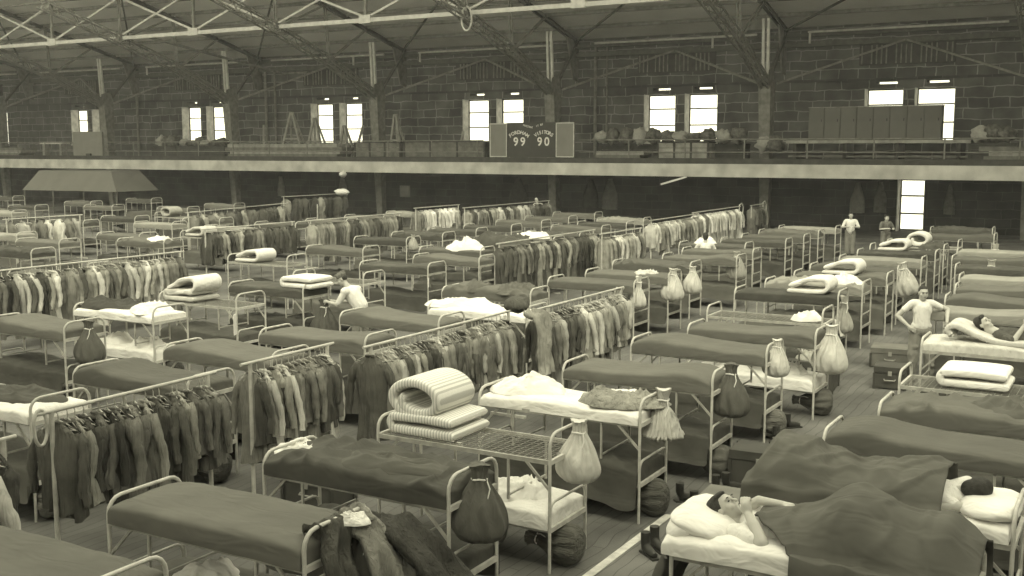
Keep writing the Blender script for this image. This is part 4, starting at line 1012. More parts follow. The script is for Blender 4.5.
# coats thrown over the foot of the nearest bunk
def garment(name, pts, wdt, m, label, th=.03, seed=1):
    """cloth band following points, with thickness and folds"""
    rows = []
    P = [Vector(p) for p in pts]
    Q = []
    for i in range(len(P) - 1):
        for k in range(5): Q.append(P[i].lerp(P[i + 1], k / 5))
    Q.append(P[-1])
    for i, p in enumerate(Q):
        t = (Q[min(i + 1, len(Q) - 1)] - Q[max(i - 1, 0)]).normalized(); sd = Vector((0, 1, 0)) if abs(t.y) < .8 else Vector((1, 0, 0))
        nr = t.cross(sd).normalized(); row = []; n = 18
        ww = wdt * (.75 + .5 * i / len(Q))
        for k in range(n + 1):
            u = k / n - .5
            row.append(p + sd * (u * ww * (1 + .25 * nz3(i * .25, seed, 2)) + .05 * nz3(i * .2, 5, seed)) + nr * (.02 * sin(u * 13 + seed + .25 * i) + .09 * nz3(u * 4 + i * .12, i * .22, seed)))
        row2 = [q - nr * th for q in reversed(row)]
        rows.append(row + row2)
    mb = MB().grid(rows, False, True); mb.cap(rows[0]); mb.cap(rows[-1])
    return tag(put(name, mb.mesh(name, m, True)), label, 'garment')
garment('draped_coat', [(-5.1, 5.93, 1.27), (-4.98, 5.93, 1.37), (-4.85, 5.93, 1.22), (-4.74, 5.9, .9), (-4.66, 5.9, .5)], .3, 'coat_dark', 'dark coat draped on the bed foot at the bottom edge, nearest one', .04, 1)
garment('draped_coat', [(-5.1, 6.22, 1.27), (-4.96, 6.22, 1.37), (-4.76, 6.22, 1.22), (-4.55, 6.2, .9), (-4.4, 6.2, .5)], .33, 'coat_mid', 'greyish coat draped on the bed foot behind the nearest one', .04, 3)
garment('draped_coat', [(-4.95, 6.5, 1.2), (-4.8, 6.5, 1.22), (-4.5, 6.55, 1.0), (-4.2, 6.6, .7), (-4.0, 6.6, .4)], .45, 'coat_dark', 'dark coat spread out behind the bed foot at the bottom edge', .04, 5)
cloth(CR[2], (-4.9, 6.12, 1.30), .2, 'small white lining showing among the draped coats', None, (.4, .4, .35))
garment('hanging_garment', [(-7.95, 14.2, 1.62), (-7.75, 14.2, 1.55), (-7.6, 14.15, 1.1), (-7.55, 14.1, .7)], .35, 'coat_mid', 'dark coat and hat hung on the post between the long and centre racks', .05, 8)
blob('hat', 'dark round hat on the rack post between the long and centre racks', 'hat', (-8.15, 14.2, 1.68), (.2, .18, .12), 'coat_dark', 2, .15)
garment('hanging_blanket', [(-2.93, 7.55, 1.0), (-3.0, 7.55, .7), (-3.1, 7.55, .35), (-3.2, 7.55, .03)], .62, 'blanket_dark', 'dark blanket hanging behind the head of the lying man', .03, 9)
garment('hanging_towel', [(-4.95, 21.08, 1.12), (-4.9, 21.08, .75), (-4.88, 21.08, .5)], .5, 'bag_white', 'white towel hanging on a bunk left of the standing man', .02, 4)
garment('hanging_garment', [(-7.9, 17.45, 1.6), (-8.0, 17.5, 1.2), (-8.05, 17.5, .8)], .3, 'bag_white', 'white cloth hanging between the long rack and the centre rack', .02, 5)

# ================================================================= FOOTLOCKERS, BOOTS
def trunk(x, y, w_, d_, h, rz, label, m='trunk'):
    t = thing('footlocker', label, 'footlocker', (x, y, 0), rz, 'footlockers')
    b = MB().box(-w_ / 2, w_ / 2, -d_ / 2, d_ / 2, .02, h * .72)
    put('chest', b.mesh('chest', m), t)
    l = put('lid', MB().box(-w_ / 2 - .01, w_ / 2 + .01, -d_ / 2 - .01, d_ / 2 + .01, h * .74, h).mesh('lid', m), t)
    put('latch', MB().box(-.03, .03, -d_ / 2 - .025, -d_ / 2 - .01, h * .62, h * .82).mesh('latch', 'bed_rail'), l)
    put('handle', MB().tube([(-.09, -d_ / 2, h * .45), (-.08, -d_ / 2 - .04, h * .42), (.08, -d_ / 2 - .04, h * .42), (.09, -d_ / 2, h * .45)], .01, 6).mesh('handle', 'bed_rail'), t)
    for sx in (-1, 1):
        for sy in (-1, 1):
            put('corner_strip', MB().box(sx * w_ / 2 - .02, sx * w_ / 2 + .02, sy * d_ / 2 - .02, sy * d_ / 2 + .02, .0, h * .72).mesh('corner_strip', 'darkwood'), t)
trunk(-4.0, 21.0, .68, .6, .36, .1, 'large grey footlocker left of the standing man', 'trunk_mid')
trunk(-3.62, 19.05, .5, .5, .38, .1, 'dark footlocker in front of the standing man', 'trunk')
trunk(-4.75, 18.3, .75, .7, .5, .1, 'dark footlocker topped with clothes behind the white bag')
trunk(-3.55, 10.75, .75, .8, .38, .05, 'grey footlocker in the aisle beside the sleeper', 'trunk_mid')
trunk(-3.85, 12.7, .7, .45, .42, .05, 'dark footlocker at the foot of the dark bag bunk')
trunk(-2.1, 12.5, .6, .5, .45, 0, 'dark footlocker under the seamed blanket bunk')
trunk(-1.4, 12.6, .5, .5, .4, 0, 'smaller dark footlocker under the seamed blanket bunk')
trunk(-8.0, 9.4, .7, .4, .35, 0, 'dark footlocker below the short rack')
cloth(CR[0], (-4.75, 18.3, .5), .3, 'pale clothes lying on the footlocker behind the white bag', 'bag_grey', (.8, .8, .9))
def boot(x, y, rz, label):
    t = thing('boot', label, 'boot', (x, y, 0), rz, 'boots beside the aisle')
    put('upper', MB().tube([(0, 0, .22), (0, 0, .12), (.02, 0, .06), (.12, 0, .05), (.2, 0, .04)], [.05, .048, .052, .045, .03], 10).mesh('upper', 'leather', True), t)
    put('sole', MB().box(-.06, .23, -.042, .042, 0, .02).mesh('sole', 'leather'), t)
random.seed(5)
for i in range(16):
    x, y = random.uniform(-4.35, -3.95), [12.0, 12.15, 13.4, 13.6, 13.8, 14.0, 14.6, 14.8, 15.2, 15.4, 9.8, 10.0, 11.3, 11.5, 7.9, 8.1][i]
    boot(x - .1, y, random.uniform(-1, 1), 'dark leather boot on the floor beside the left aisle bunks')

# ================================================================= PEOPLE
def cap_prim(mb, a, b_, ra, rb_, n=12):
    a = Vector(a); b_ = Vector(b_); d = b_ - a; L_ = d.length; d = d.normalized() if L_ > 1e-6 else Vector((0, 0, 1))
    P = []; R = []
    for i in range(5):
        th = PI / 2 * (1 - i / 4); P.append(a - d * ra * sin(th)); R.append(max(ra * cos(th), 1e-4))
    for i in range(1, 5):
        th = PI / 2 * i / 4; P.append(b_ + d * rb_ * sin(th)); R.append(max(rb_ * cos(th), 1e-4))
    P.insert(5, b_); R.insert(5, rb_)
    mb.tube(P, R, n)
def fuse(name, prims, m, vox=.009, smooth=4):
    """one continuous skin round all the given volumes"""
    mb = MB()
    for p in prims:
        if p[0] == 'c': cap_prim(mb, *p[1:])
        else: mb.ell(p[1], p[2], p[3] if len(p) > 3 else None, 16, 12)
    me = mb.mesh('tmp', m); bm = bmesh.new(); bm.from_mesh(me); bmesh.ops.remove_doubles(bm, verts=bm.verts, dist=1e-5)
    bmesh.ops.recalc_face_normals(bm, faces=bm.faces); bm.to_mesh(me); bm.free()
    ob = bpy.data.objects.new('tmp', me); C.objects.link(ob)
    r = ob.modifiers.new('r', 'REMESH'); r.mode = 'VOXEL'; r.voxel_size = vox; r.use_smooth_shade = True
    s = ob.modifiers.new('s', 'SMOOTH'); s.iterations = smooth; s.factor = .5
    dg = bpy.context.evaluated_depsgraph_get()
    out = bpy.data.meshes.new_from_object(ob.evaluated_get(dg)); out.name = name
    bpy.data.objects.remove(ob); bpy.data.meshes.remove(me)
    out.shade_smooth()
    return out
def frame(origin, up, face):
    """local frame: z = up (crown), -y = face"""
    z = Vector(up).normalized(); y = -Vector(face); y = (y - z * y.dot(z)).normalized(); x = y.cross(z)
    return Matrix(((x.x, y.x, z.x, origin[0]), (x.y, y.y, z.y, origin[1]), (x.z, y.z, z.z, origin[2]), (0, 0, 0, 1)))
def xf(Mx, prims):
    R = Mx.to_3x3(); out = []
    for p in prims:
        if p[0] == 'c': out.append(('c', Mx @ Vector(p[1]), Mx @ Vector(p[2]), p[3], p[4]))
        else: out.append(('e', Mx @ Vector(p[1]), p[2], R @ (p[3] if len(p) > 3 else Matrix.Identity(3))))
    return out
HEAD = [('e', (0, .005, .02), (.074, .093, .098)), ('e', (0, -.03, -.055), (.055, .062, .062)), ('e', (0, -.072, -.092), (.027, .024, .022)),
        ('c', (0, -.088, .012), (0, -.113, -.026), .009, .014), ('e', (0, -.078, .028), (.052, .02, .012)), ('e', (0, -.092, -.058), (.025, .012, .010)),
        ('e', (-.076, .008, -.01), (.011, .02, .032)), ('e', (.076, .008, -.01), (.011, .02, .032)), ('e', (-.038, -.058, -.028), (.03, .03, .03)), ('e', (.038, -.058, -.028), (.03, .03, .03)),
        ('c', (0, .012, -.06), (0, .03, -.16), .052, .058)]
HAIR = [('e', (0, .022, .035), (.082, .096, .098)), ('e', (0, -.045, .09), (.058, .045, .035)), ('e', (0, .05, -.02), (.07, .06, .07))]
def hand(p, d, nrm, curl=.5, s=1.0, side=1):
    """palm at p pointing along d, palm facing nrm; returns prims with five fingers"""
    d = Vector(d).normalized(); nr = Vector(nrm); nr = (nr - d * nr.dot(d)).normalized(); sd = d.cross(nr) * side; p = Vector(p)
    out = [('c', p, p + d * .05 * s, .026 * s, .03 * s), ('c', p + sd * .022 * s, p + sd * .026 * s + d * .07 * s, .017 * s, .015 * s), ('c', p - sd * .022 * s, p - sd * .026 * s + d * .068 * s, .017 * s, .014 * s)]
    for k, ln in enumerate((.074, .082, .076, .06)):
        b0 = p + sd * (.031 - .021 * k) * s + d * .078 * s
        c = curl * (.8 + .15 * k)
        d1 = (d * cos(c * .7) + nr * sin(c * .7)); d2 = (d * cos(c * 1.7) + nr * sin(c * 1.7)); d3 = (d * cos(c * 2.5) + nr * sin(c * 2.5))
        b1 = b0 + d1 * ln * .45 * s; b2 = b1 + d2 * ln * .32 * s; b3 = b2 + d3 * ln * .22 * s
        out += [('c', b0, b1, .0098 * s, .009 * s), ('c', b1, b2, .009 * s, .0082 * s), ('c', b2, b3, .0082 * s, .007 * s)]
    t0 = p + sd * .03 * s + d * .015 * s; t1 = t0 + (sd * .75 + d * .6 + nr * .3).normalized() * .04 * s; t2 = t1 + (sd * .3 + d * .85 + nr * .4).normalized() * .035 * s
    out += [('c', t0, t1, .014 * s, .011 * s), ('c', t1, t2, .011 * s, .009 * s)]
    return out
def face_parts(t, Mx, off):
    R = Mx.to_3x3()
    for q in (-1, 1):
        put('eye', MB().ell(Mx @ Vector((q * .032, -.084, .006)), (.012, .006, .006), R).mesh('eye', 'dark', True), t, off)
        put('eyebrow', MB().ell(Mx @ Vector((q * .033, -.097, .03)), (.02, .004, .004), R).mesh('eyebrow', 'hair', True), t, off)
    put('mouth', MB().ell(Mx @ Vector((0, -.104, -.058)), (.02, .003, .003), R).mesh('mouth', 'dark', True), t, off)
def person(label, base, body, parts, heads=None, vox=.009):
    t = thing('person', label, 'person', base)
    off = (-base[0], -base[1], -base[2])
    put('body', fuse('body', body, 'skin', vox), t, off)
    for name, prims, m, v in parts: put(name, fuse(name, prims, m, v), t, off)
    if heads: face_parts(t, heads, off)
    return t

# --- standing man, hands on hips
def standing(bx, by, face_ang, label):
    Fm = Matrix.Translation((bx, by, 0)) @ Matrix.Rotation(face_ang, 4, 'Z')     # local: faces -Y
    Hm = frame((0, -.03, 1.55), (0.02, -.04, 1), (.05, -1, -.12))
    def arm(q, sh, el, wr):
        return [('c', sh, el, .052, .042), ('c', el, (Vector(el) + Vector(wr)) / 2, .043, .038), ('c', (Vector(el) + Vector(wr)) / 2, wr, .038, .027)]
    # local +x is to the right in the picture
    body = [('c', (0, 0, 1.02), (0, 0, 1.30), .125, .13), ('e', (0, -.01, 1.27), (.165, .105, .14)), ('c', (-.15, 0, 1.37), (.15, 0, 1.37), .06, .06), ('e', (0, 0, .95), (.16, .12, .13)),
            ('c', (-.09, 0, .92), (-.11, -.02, .5), .085, .06), ('c', (.09, 0, .92), (.13, -.03, .5), .085, .06), ('c', (-.11, -.02, .5), (-.12, .02, .1), .055, .04), ('c', (.13, -.03, .5), (.15, .02, .1), .055, .04),
            ('c', (-.12, .02, .06), (-.13, -.12, .03), .04, .03), ('c', (.15, .02, .06), (.17, -.12, .03), .04, .03), ('c', (0, 0, 1.36), (0, -.01, 1.47), .06, .055)]
    body += arm(-1, (-.19, 0, 1.36), (-.40, .03, 1.14), (-.24, -.10, .98)) + arm(1, (.19, 0, 1.36), (.43, .02, 1.26), (.38, -.16, 1.08))
    body += hand((-.23, -.105, .975), (.75, -.25, -.55), (.2, .9, -.2), .35, 1, -1) + hand((.375, -.165, 1.07), (-.1, -.1, -1), (-1, .1, 0), .7, 1, 1)
    body += xf(Hm, HEAD)
    shirt = [('c', (0, 0, 1.0), (0, 0, 1.28), .145, .148), ('e', (0, -.012, 1.25), (.17, .118, .155)), ('c', (-.15, 0, 1.365), (.15, 0, 1.365), .073, .073), ('c', (-.18, 0, 1.36), (-.29, .02, 1.25), .064, .058), ('c', (.18, 0, 1.36), (.31, .015, 1.30), .064, .058), ('e', (0, 0, .98), (.175, .13, .1))]
    trs = [('e', (0, 0, .9), (.178, .135, .13)), ('c', (-.09, 0, .88), (-.12, -.02, .5), .115, .095), ('c', (.09, 0, .88), (.145, -.03, .5), .115, .095), ('c', (-.12, -.02, .5), (-.13, .02, .12), .1, .08), ('c', (.145, -.03, .5), (.165, .02, .12), .1, .08),
           ('e', (-.11, -.09, .62), (.06, .04, .05)), ('e', (.13, -.1, .68), (.06, .04, .05)), ('e', (-.15, -.06, .36), (.05, .05, .04)), ('e', (.18, -.07, .3), (.06, .05, .04))]
    shoes = [('c', (-.12, .04, .05), (-.135, -.16, .04), .05, .042), ('c', (.15, .04, .05), (.175, -.16, .04), .05, .042)]
    hair = xf(Hm, [('e', (0, .025, .04), (.08, .092, .088)), ('e', (0, -.02, .085), (.06, .05, .03))])
    t = thing('person', label, 'person', (bx, by, 0))
    off = (0, 0, 0)
    for name, pr, m, v in (('body', body, 'skin', .009), ('undershirt', shirt, 'shirt_white', .012), ('trousers', trs, 'wool_trousers', .014), ('shoes', shoes, 'leather', .01), ('hair', hair, 'hair', .009)):
        o = put(name, fuse(name, pr, m, v), t, off, face_ang)
    R = Hm
    for q in (-1, 1):
        put('eye', MB().ell(R @ Vector((q * .032, -.086, .006)), (.012, .006, .006)).mesh('eye', 'dark', True), t, off, face_ang)
        put('eyebrow', MB().ell(R @ Vector((q * .033, -.099, .03)), (.02, .005, .004)).mesh('eyebrow', 'hair', True), t, off, face_ang)
    put('mouth', MB().ell(R @ Vector((0, -.105, -.058)), (.02, .004, .003)).mesh('mouth', 'dark', True), t, off, face_ang)
standing(-3.29, 19.75, .42, 'man in white undershirt and khaki trousers standing in the aisle with hands on hips')

# --- bending man with cap over a bag
bx, by = -13.4, 17.0
Hm = frame((bx - .25, by - .10, 1.46), (-.45, -.1, .9), (-.85, -.35, -.5))
sh = Vector((bx - .12, by - .02, 1.28))
body = [('c', (bx + .12, by, .85), (bx - .08, by - .02, 1.2), .14, .15), ('c', (bx - .1, by - .22, 1.24), (bx - .1, by + .18, 1.24), .075, .075), ('c', (bx - .12, by - .02, 1.28), (bx - .21, by - .07, 1.36), .065, .056),
        ('c', (bx + .1, by - .1, .82), (bx + .08, by - .12, .45), .09, .06), ('c', (bx + .1, by + .1, .82), (bx + .1, by + .12, .45), .09, .06), ('c', (bx + .08, by - .12, .45), (bx + .12, by - .12, .08), .055, .04), ('c', (bx + .1, by + .12, .45), (bx + .12, by + .12, .08), .055, .04),
        ('c', (bx - .1, by - .23, 1.22), (bx - .22, by - .3, .98), .052, .042), ('c', (bx - .22, by - .3, .98), (bx - .5, by - .28, 1.02), .042, .03),
        ('c', (bx - .1, by + .18, 1.22), (bx - .25, by + .2, .98), .052, .042), ('c', (bx - .25, by + .2, .98), (bx - .5, by - .05, 1.0), .042, .03)]
body += hand((bx - .51, by - .28, 1.02), (-1, .1, .05), (0, 1, -.3), .8) + hand((bx - .51, by - .06, 1.0), (-1, -.2, .05), (0, -1, -.3), .8, 1, -1) + xf(Hm, HEAD)
person('man in pale shirt and dark cap bending over a sack between the left bunks', (bx, by, 0), body, [
    ('shirt', [('c', (bx + .1, by, .95), (bx - .07, by - .02, 1.18), .16, .175), ('c', (bx - .1, by - .22, 1.235), (bx - .1, by + .18, 1.235), .09, .09), ('c', (bx - .1, by - .23, 1.22), (bx - .2, by - .29, 1.02), .072, .062), ('c', (bx - .1, by + .18, 1.22), (bx - .23, by + .2, 1.02), .072, .062)], 'shirt_white', .013),
    ('trousers', [('e', (bx + .12, by, .85), (.16, .18, .15)), ('c', (bx + .1, by - .1, .82), (bx + .08, by - .12, .45), .11, .09), ('c', (bx + .1, by + .1, .82), (bx + .1, by + .12, .45), .11, .09), ('c', (bx + .08, by - .12, .45), (bx + .12, by - .12, .1), .09, .07), ('c', (bx + .1, by + .12, .45), (bx + .12, by + .12, .1), .09, .07)], 'wool_trousers', .014),
    ('cap', xf(Hm, [('e', (0, .01, .085), (.088, .11, .05)), ('e', (0, .0, .055), (.086, .104, .035)), ('c', (0, -.09, .12), (0, .1, .13), .03, .03)]), 'coat_mid', .01),
    ('hair', xf(Hm, [('e', (0, .035, .01), (.08, .08, .06))]), 'hair', .01)], None, .012)
bag(BAGD, bx - .62, by - .22, 1.05, 'dark sack held open by the bending man', 'coat_dark', 1.25)

# --- lying man with folded arm (nearest bunk at right)
zb = ZT + .15
Hm = frame((-2.57, 7.58, 1.375), (-.80, .10, .55), (.50, -.16, .80))
body = [('c', (-2.46, 7.60, 1.29), (-2.30, 7.62, 1.27), .06, .09), ('e', (-2.22, 7.62, 1.28), (.2, .2, .1)), ('c', (-2.36, 7.42, 1.26), (-2.36, 7.82, 1.28), .065, .06), ('c', (-2.1, 7.62, 1.27), (-1.8, 7.6, 1.28), .12, .12),
        ('c', (-1.8, 7.55, 1.3), (-1.62, 7.5, 1.46), .08, .06), ('c', (-1.62, 7.5, 1.46), (-1.2, 7.5, 1.32), .055, .045), ('c', (-1.2, 7.5, 1.32), (-1.0, 7.5, 1.34), .04, .03), ('c', (-1.8, 7.7, 1.28), (-1.5, 7.7, 1.34), .08, .06), ('c', (-1.5, 7.7, 1.34), (-1.15, 7.65, 1.3), .05, .04),
        ('c', (-2.42, 7.38, 1.27), (-2.20, 7.27, 1.27), .055, .048), ('c', (-2.20, 7.27, 1.27), (-2.29, 7.36, 1.36), .05, .042), ('c', (-2.29, 7.36, 1.36), (-2.355, 7.43, 1.41), .042, .03),
        ('c', (-2.36, 7.82, 1.29), (-2.42, 7.72, 1.38), .05, .045), ('c', (-2.42, 7.72, 1.38), (-2.36, 7.70, 1.43), .042, .038), ('c', (-2.36, 7.70, 1.43), (-2.17, 7.68, 1.435), .036, .028)]
body += hand((-2.36, 7.435, 1.42), (-.35, .3, .85), (.1, .9, -.4), .95) + hand((-2.16, 7.68, 1.435), (.97, -.1, -.1), (-.1, -.1, -1), .4, 1, -1) + xf(Hm, HEAD)
man = person('young man in white undershirt lying on his back with a hand at his chin', (-2.4, 7.6, zb), body, [
    ('undershirt', [('c', (-2.36, 7.40, 1.262), (-2.36, 7.82, 1.27), .082, .078), ('e', (-2.2, 7.62, 1.275), (.23, .225, .115)), ('c', (-2.42, 7.38, 1.27), (-2.27, 7.31, 1.265), .075, .072), ('c', (-2.36, 7.82, 1.29), (-2.41, 7.75, 1.35), .07, .062), ('e', (-2.40, 7.6, 1.30), (.07, .1, .07))], 'shirt_white', .009),
    ('hair', xf(Hm, [('e', (0, .03, .035), (.086, .098, .098)), ('e', (.0, -.02, .09), (.064, .062, .03)), ('e', (0, .075, .0), (.075, .055, .085)), ('e', (0, .06, .09), (.06, .06, .045))]), 'hair', .007)], Hm, .0065)

def drape(name, X0, X1, Y0, Y1, hf, base, drop, m, label, x_start=None, seed=1, nx=90, ny=60, amp=.012, cat='blanket', drop_far=None, th=.012, dropl=0):
    """blanket lying over things: height field with hanging near and far edges, real thickness"""
    rows = []; ys = []
    for j in range(ny + 1): ys.append(Y0 - .0 + (Y1 - Y0) * j / ny)
    for i in range(nx + 1):
        f = i / nx; row = []
        for side in ('n', 'top', 'f'):
            if side == 'n':
                for k in range(8, 0, -1):
                    y = Y0; xs = x_start(y) if x_start else X0; x = xs + (X1 - xs) * f
                    dz = drop * k / 8
                    row.append((x, y - .025 * (k / 8) ** .5 - .03 * sin(x * 11 + seed) * k / 8 - .02 * nz3(x * 4, k * .3, seed), hf(x, y) + base - dz))
            elif side == 'top':
                for y in ys:
                    xs = x_start(y) if x_start else X0; x = xs + (X1 - xs) * f
                    q = nz3(x * 3.5 + seed, y * 3.5 - x * 1.2, seed)
                    z = hf(x, y) + base + amp * (1 - min(1, abs(q) * 5)) * 1.6 + amp * nz3(x * 7 + seed, y * 7, 1)
                    row.append((x, y, z))
            else:
                for k in range(1, 5):
                    y = Y1; xs = x_start(y) if x_start else X0; x = xs + (X1 - xs) * f
                    row.append((x, y + .02, hf(x, y) + base - (drop_far or drop) * k / 4))
        rows.append(row)
    if dropl:
        ext = []
        for k in range(6, 0, -1):
            ext.append([(p[0] - .03 * (k / 6) ** .5 - .02 * nz3(p[1] * 5, k * .4, seed), p[1], max(p[2] - dropl * k / 6, .02)) for p in rows[0]])
        rows = ext + rows
    me = MB().grid(rows).mesh(name, m, True)
    o = tag(put(name, me), label, cat)
    s = o.modifiers.new('thickness', 'SOLIDIFY'); s.thickness = th; s.offset = -1
    return o
def g1(x, c, s): return math.exp(-((x - c) / s) ** 2)
def sst(x, a, b_):
    t = min(1, max(0, (x - a) / (b_ - a))); return t * t * (3 - 2 * t)
def hf1(x, y):
    yc = 7.58; cross = max(0, 1 - abs((y - yc) / .40) ** 2.2) ** .7
    h = .12 + .06 * g1(x, -2.1, .2) + .25 * g1(x, -1.66, .26) + .17 * g1(x, -1.25, .32) + .12 * g1(x, -1.0, .14)
    return .03 + max(h * cross, .09 * cross ** .2) + .012 * sin(x * 9 + (y - 7) * 14) * cross + .02 * g1(y - .35 * x, 8.25, .06) * cross
drape('grey_blanket', -2.3, -.79, 7.10, 8.02, hf1, zb - .01, .5, 'man_blanket', 'dark grey blanket over the legs of the lying young man', lambda y: -1.96 - .36 * min(1, max(0, (y - 7.14) / .32)), 3, amp=.016, cat='blanket')
# his pillow and sheet
def pillow(name, c, r, m, label, seed, rz=0, ry=0):
    def dd(d): return .05 * nz3(d.x * 3 + seed, d.y * 3, d.z * 2) + .03 * abs(nz3(d.x * 7 + seed, d.y * 7, 0))
    rows = []; n = 40; mm = 22
    for i in range(mm + 1):
        th = PI * i / mm; row = []
        for k in range(n):
            ph = 2 * PI * k / n; sx, sy = sgp(cos(ph), .6), sgp(sin(ph), .6)
            d = Vector((sin(th) ** .7 * sx, sin(th) ** .7 * sy, cos(th)))
            s_ = 1 + dd(d); row.append((d.x * r[0] * s_, d.y * r[1] * s_, d.z * r[2] * s_))
        rows.append(row)
    o = tag(put(name, MB().grid(rows, False, True).mesh(name, m, True), None, c, rz), label, 'pillow'); o.rotation_euler = (0, ry, rz); return o
pillow('pillow', (-2.68, 7.58, zb + .055), (.24, .37, .085), 'sheet', 'white pillow under the head of the young man', 2.0, 0, .18)
t = thing('made_bed', 'white sheeted mattress under the lying young man', 'bedding', (-2.9, 7.14, ZT + .02))
put('mattress', MATT, t, (.04, .06, 0)); o = put('sheet', SHEETB, t, (0, 0, .004)); o.scale = (1.02, 1.06, 1.08)
pillow('pillow', (-2.83, 7.42, zb + .02), (.12, .22, .09), 'sheet', 'drooping pillow corner over the head rail beside the young man', 7.0, .2, -.5)

# --- covered sleeper
t = thing('made_bed', 'white sheeted mattress under the hidden sleeper', 'bedding', (-2.72, 8.58, ZT + .02))
put('mattress', MATT, t, (.04, .04, 0)); put('sheet', SHEETB, t, (0, 0, .004))
Hm = frame((-1.04, 9.0, 1.36), (.75, .1, .25), (.2, .85, -.5))
body = [('e', (-1.35, 8.98, 1.30), (.2, .2, .1)), ('c', (-1.6, 8.98, 1.3), (-1.9, 8.98, 1.3), .13, .12), ('c', (-1.95, 8.9, 1.3), (-2.3, 8.85, 1.38), .09, .06), ('c', (-2.3, 8.85, 1.38), (-2.6, 8.95, 1.26), .06, .04), ('c', (-1.95, 9.05, 1.28), (-2.35, 9.1, 1.32), .09, .06), ('c', (-2.35, 9.1, 1.32), (-2.6, 9.1, 1.26), .06, .04),
        ('c', (-1.2, 8.98, 1.3), (-1.1, 8.99, 1.34), .06, .055), ('c', (-1.3, 8.82, 1.3), (-1.12, 8.74, 1.29), .05, .042), ('c', (-1.12, 8.74, 1.29), (-1.28, 8.70, 1.27), .04, .03)] + hand((-1.28, 8.70, 1.27), (-1, .1, 0), (0, 0, -1), .3) + xf(Hm, HEAD)
person('sleeper lying face down, dark hair and white shirt showing past the blanket', (-1.6, 8.98, zb), body, [
    ('undershirt', [('e', (-1.33, 8.98, 1.30), (.24, .22, .115)), ('c', (-1.2, 9.05, 1.34), (-1.12, 9.12, 1.38), .07, .055), ('c', (-1.3, 8.82, 1.3), (-1.17, 8.76, 1.29), .068, .06)], 'shirt_white', .01),
    ('hair', xf(Hm, [('e', (0, .03, .03), (.09, .105, .105)), ('e', (0, .07, -.03), (.07, .06, .07))]), 'hair', .009)], None, .009)
def hf2(x, y):
    yc = 8.96; cross = max(0, 1 - abs((y - yc) / .42) ** 2.4) ** .6
    h = .20 + .13 * g1(x, -2.45, .22) + .05 * g1(x, -1.35, .25) - .04 * g1(x, -1.85, .2)
    fold = .022 * sin(x * 24 + (y - 9) * 9) * g1(x, -2.25, .45)
    return .08 + (h + fold) * cross * sst(x, -2.80, -2.62)
drape('grey_blanket', -2.78, -1.22, 8.52, 9.44, hf2, zb - .01, .22, 'man_blanket', 'dark grey folded blanket covering the sleeper', lambda y: -2.76, 8, amp=.022, dropl=.45)
pillow('pillow', (-.92, 8.98, zb + .05), (.22, .36, .08), 'sheet', 'white pillow under the dark hair of the sleeper', 5.0)
# lumpy blanket bed gets a bigger heap
cloth(CRD[2], (-1.0, 12.45, zt), .1, 'blanket heap at the right of the rumpled bunk', 'blanket', (1.5, 1.1, 1.1))

# --- reader lying on his back
t = thing('made_bed', 'pale mattress under the reading man', 'bedding', (-2.75, 16.6, ZT + .02)); put('mattress', MATT, t, (.03, .04, 0)); o = put('sheet', SHEETB, t, (0, 0, .004)); setmat(o, 'bag_white')
mattress(RECL, (-2.62, 16.65, ZT + .15), 0, 'pale mattress bent up as a head rest behind the reading man', 'bag_white')
Hm = frame((-1.98, 17.0, 1.50), (-.72, 0, .7), (.75, -.35, .5))
body = [('c', (-1.93, 17.0, 1.45), (-1.80, 17.0, 1.38), .055, .07), ('e', (-1.62, 17.0, 1.33), (.24, .19, .12)), ('c', (-1.4, 17.0, 1.3), (-1.1, 17.0, 1.27), .13, .13), ('c', (-1.1, 16.95, 1.28), (-.8, 16.9, 1.45), .085, .06),
        ('c', (-1.76, 16.82, 1.38), (-1.55, 16.72, 1.32), .05, .042), ('c', (-1.55, 16.72, 1.32), (-1.42, 16.8, 1.55), .042, .03), ('c', (-1.76, 17.18, 1.38), (-1.5, 17.24, 1.34), .05, .042), ('c', (-1.5, 17.24, 1.34), (-1.36, 17.1, 1.52), .042, .03)]
body += hand((-1.42, 16.8, 1.56), (.0, .1, 1), (1, .2, 0), .8) + hand((-1.36, 17.1, 1.53), (.0, -.1, 1), (1, -.2, 0), .8, 1, -1) + xf(Hm, HEAD)
person('dark haired man in grey shirt reading on his back, right edge', (-1.6, 17.0, zb), body, [
    ('shirt', [('e', (-1.6, 17.0, 1.33), (.28, .22, .14)), ('c', (-1.4, 17.0, 1.3), (-1.1, 17.0, 1.27), .155, .15), ('c', (-1.76, 16.82, 1.38), (-1.57, 16.73, 1.33), .07, .06), ('c', (-1.76, 17.18, 1.38), (-1.52, 17.23, 1.35), .07, .06)], 'coat_dark', .012),
    ('hair', xf(Hm, HAIR + [('e', (0, .04, .08), (.07, .07, .06))]), 'hair', .01)], Hm, .01)
bk = thing('book', 'small open booklet held up by the reading man', 'book', (-1.34, 16.95, 1.66))
put('cover', MB().box(-.012, 0, -.13, .13, -.09, .09).mesh('cover', 'bag_grey'), bk); put('pages', MB().box(-.018, -.012, -.12, .12, -.08, .08).mesh('pages', 'paper'), bk)

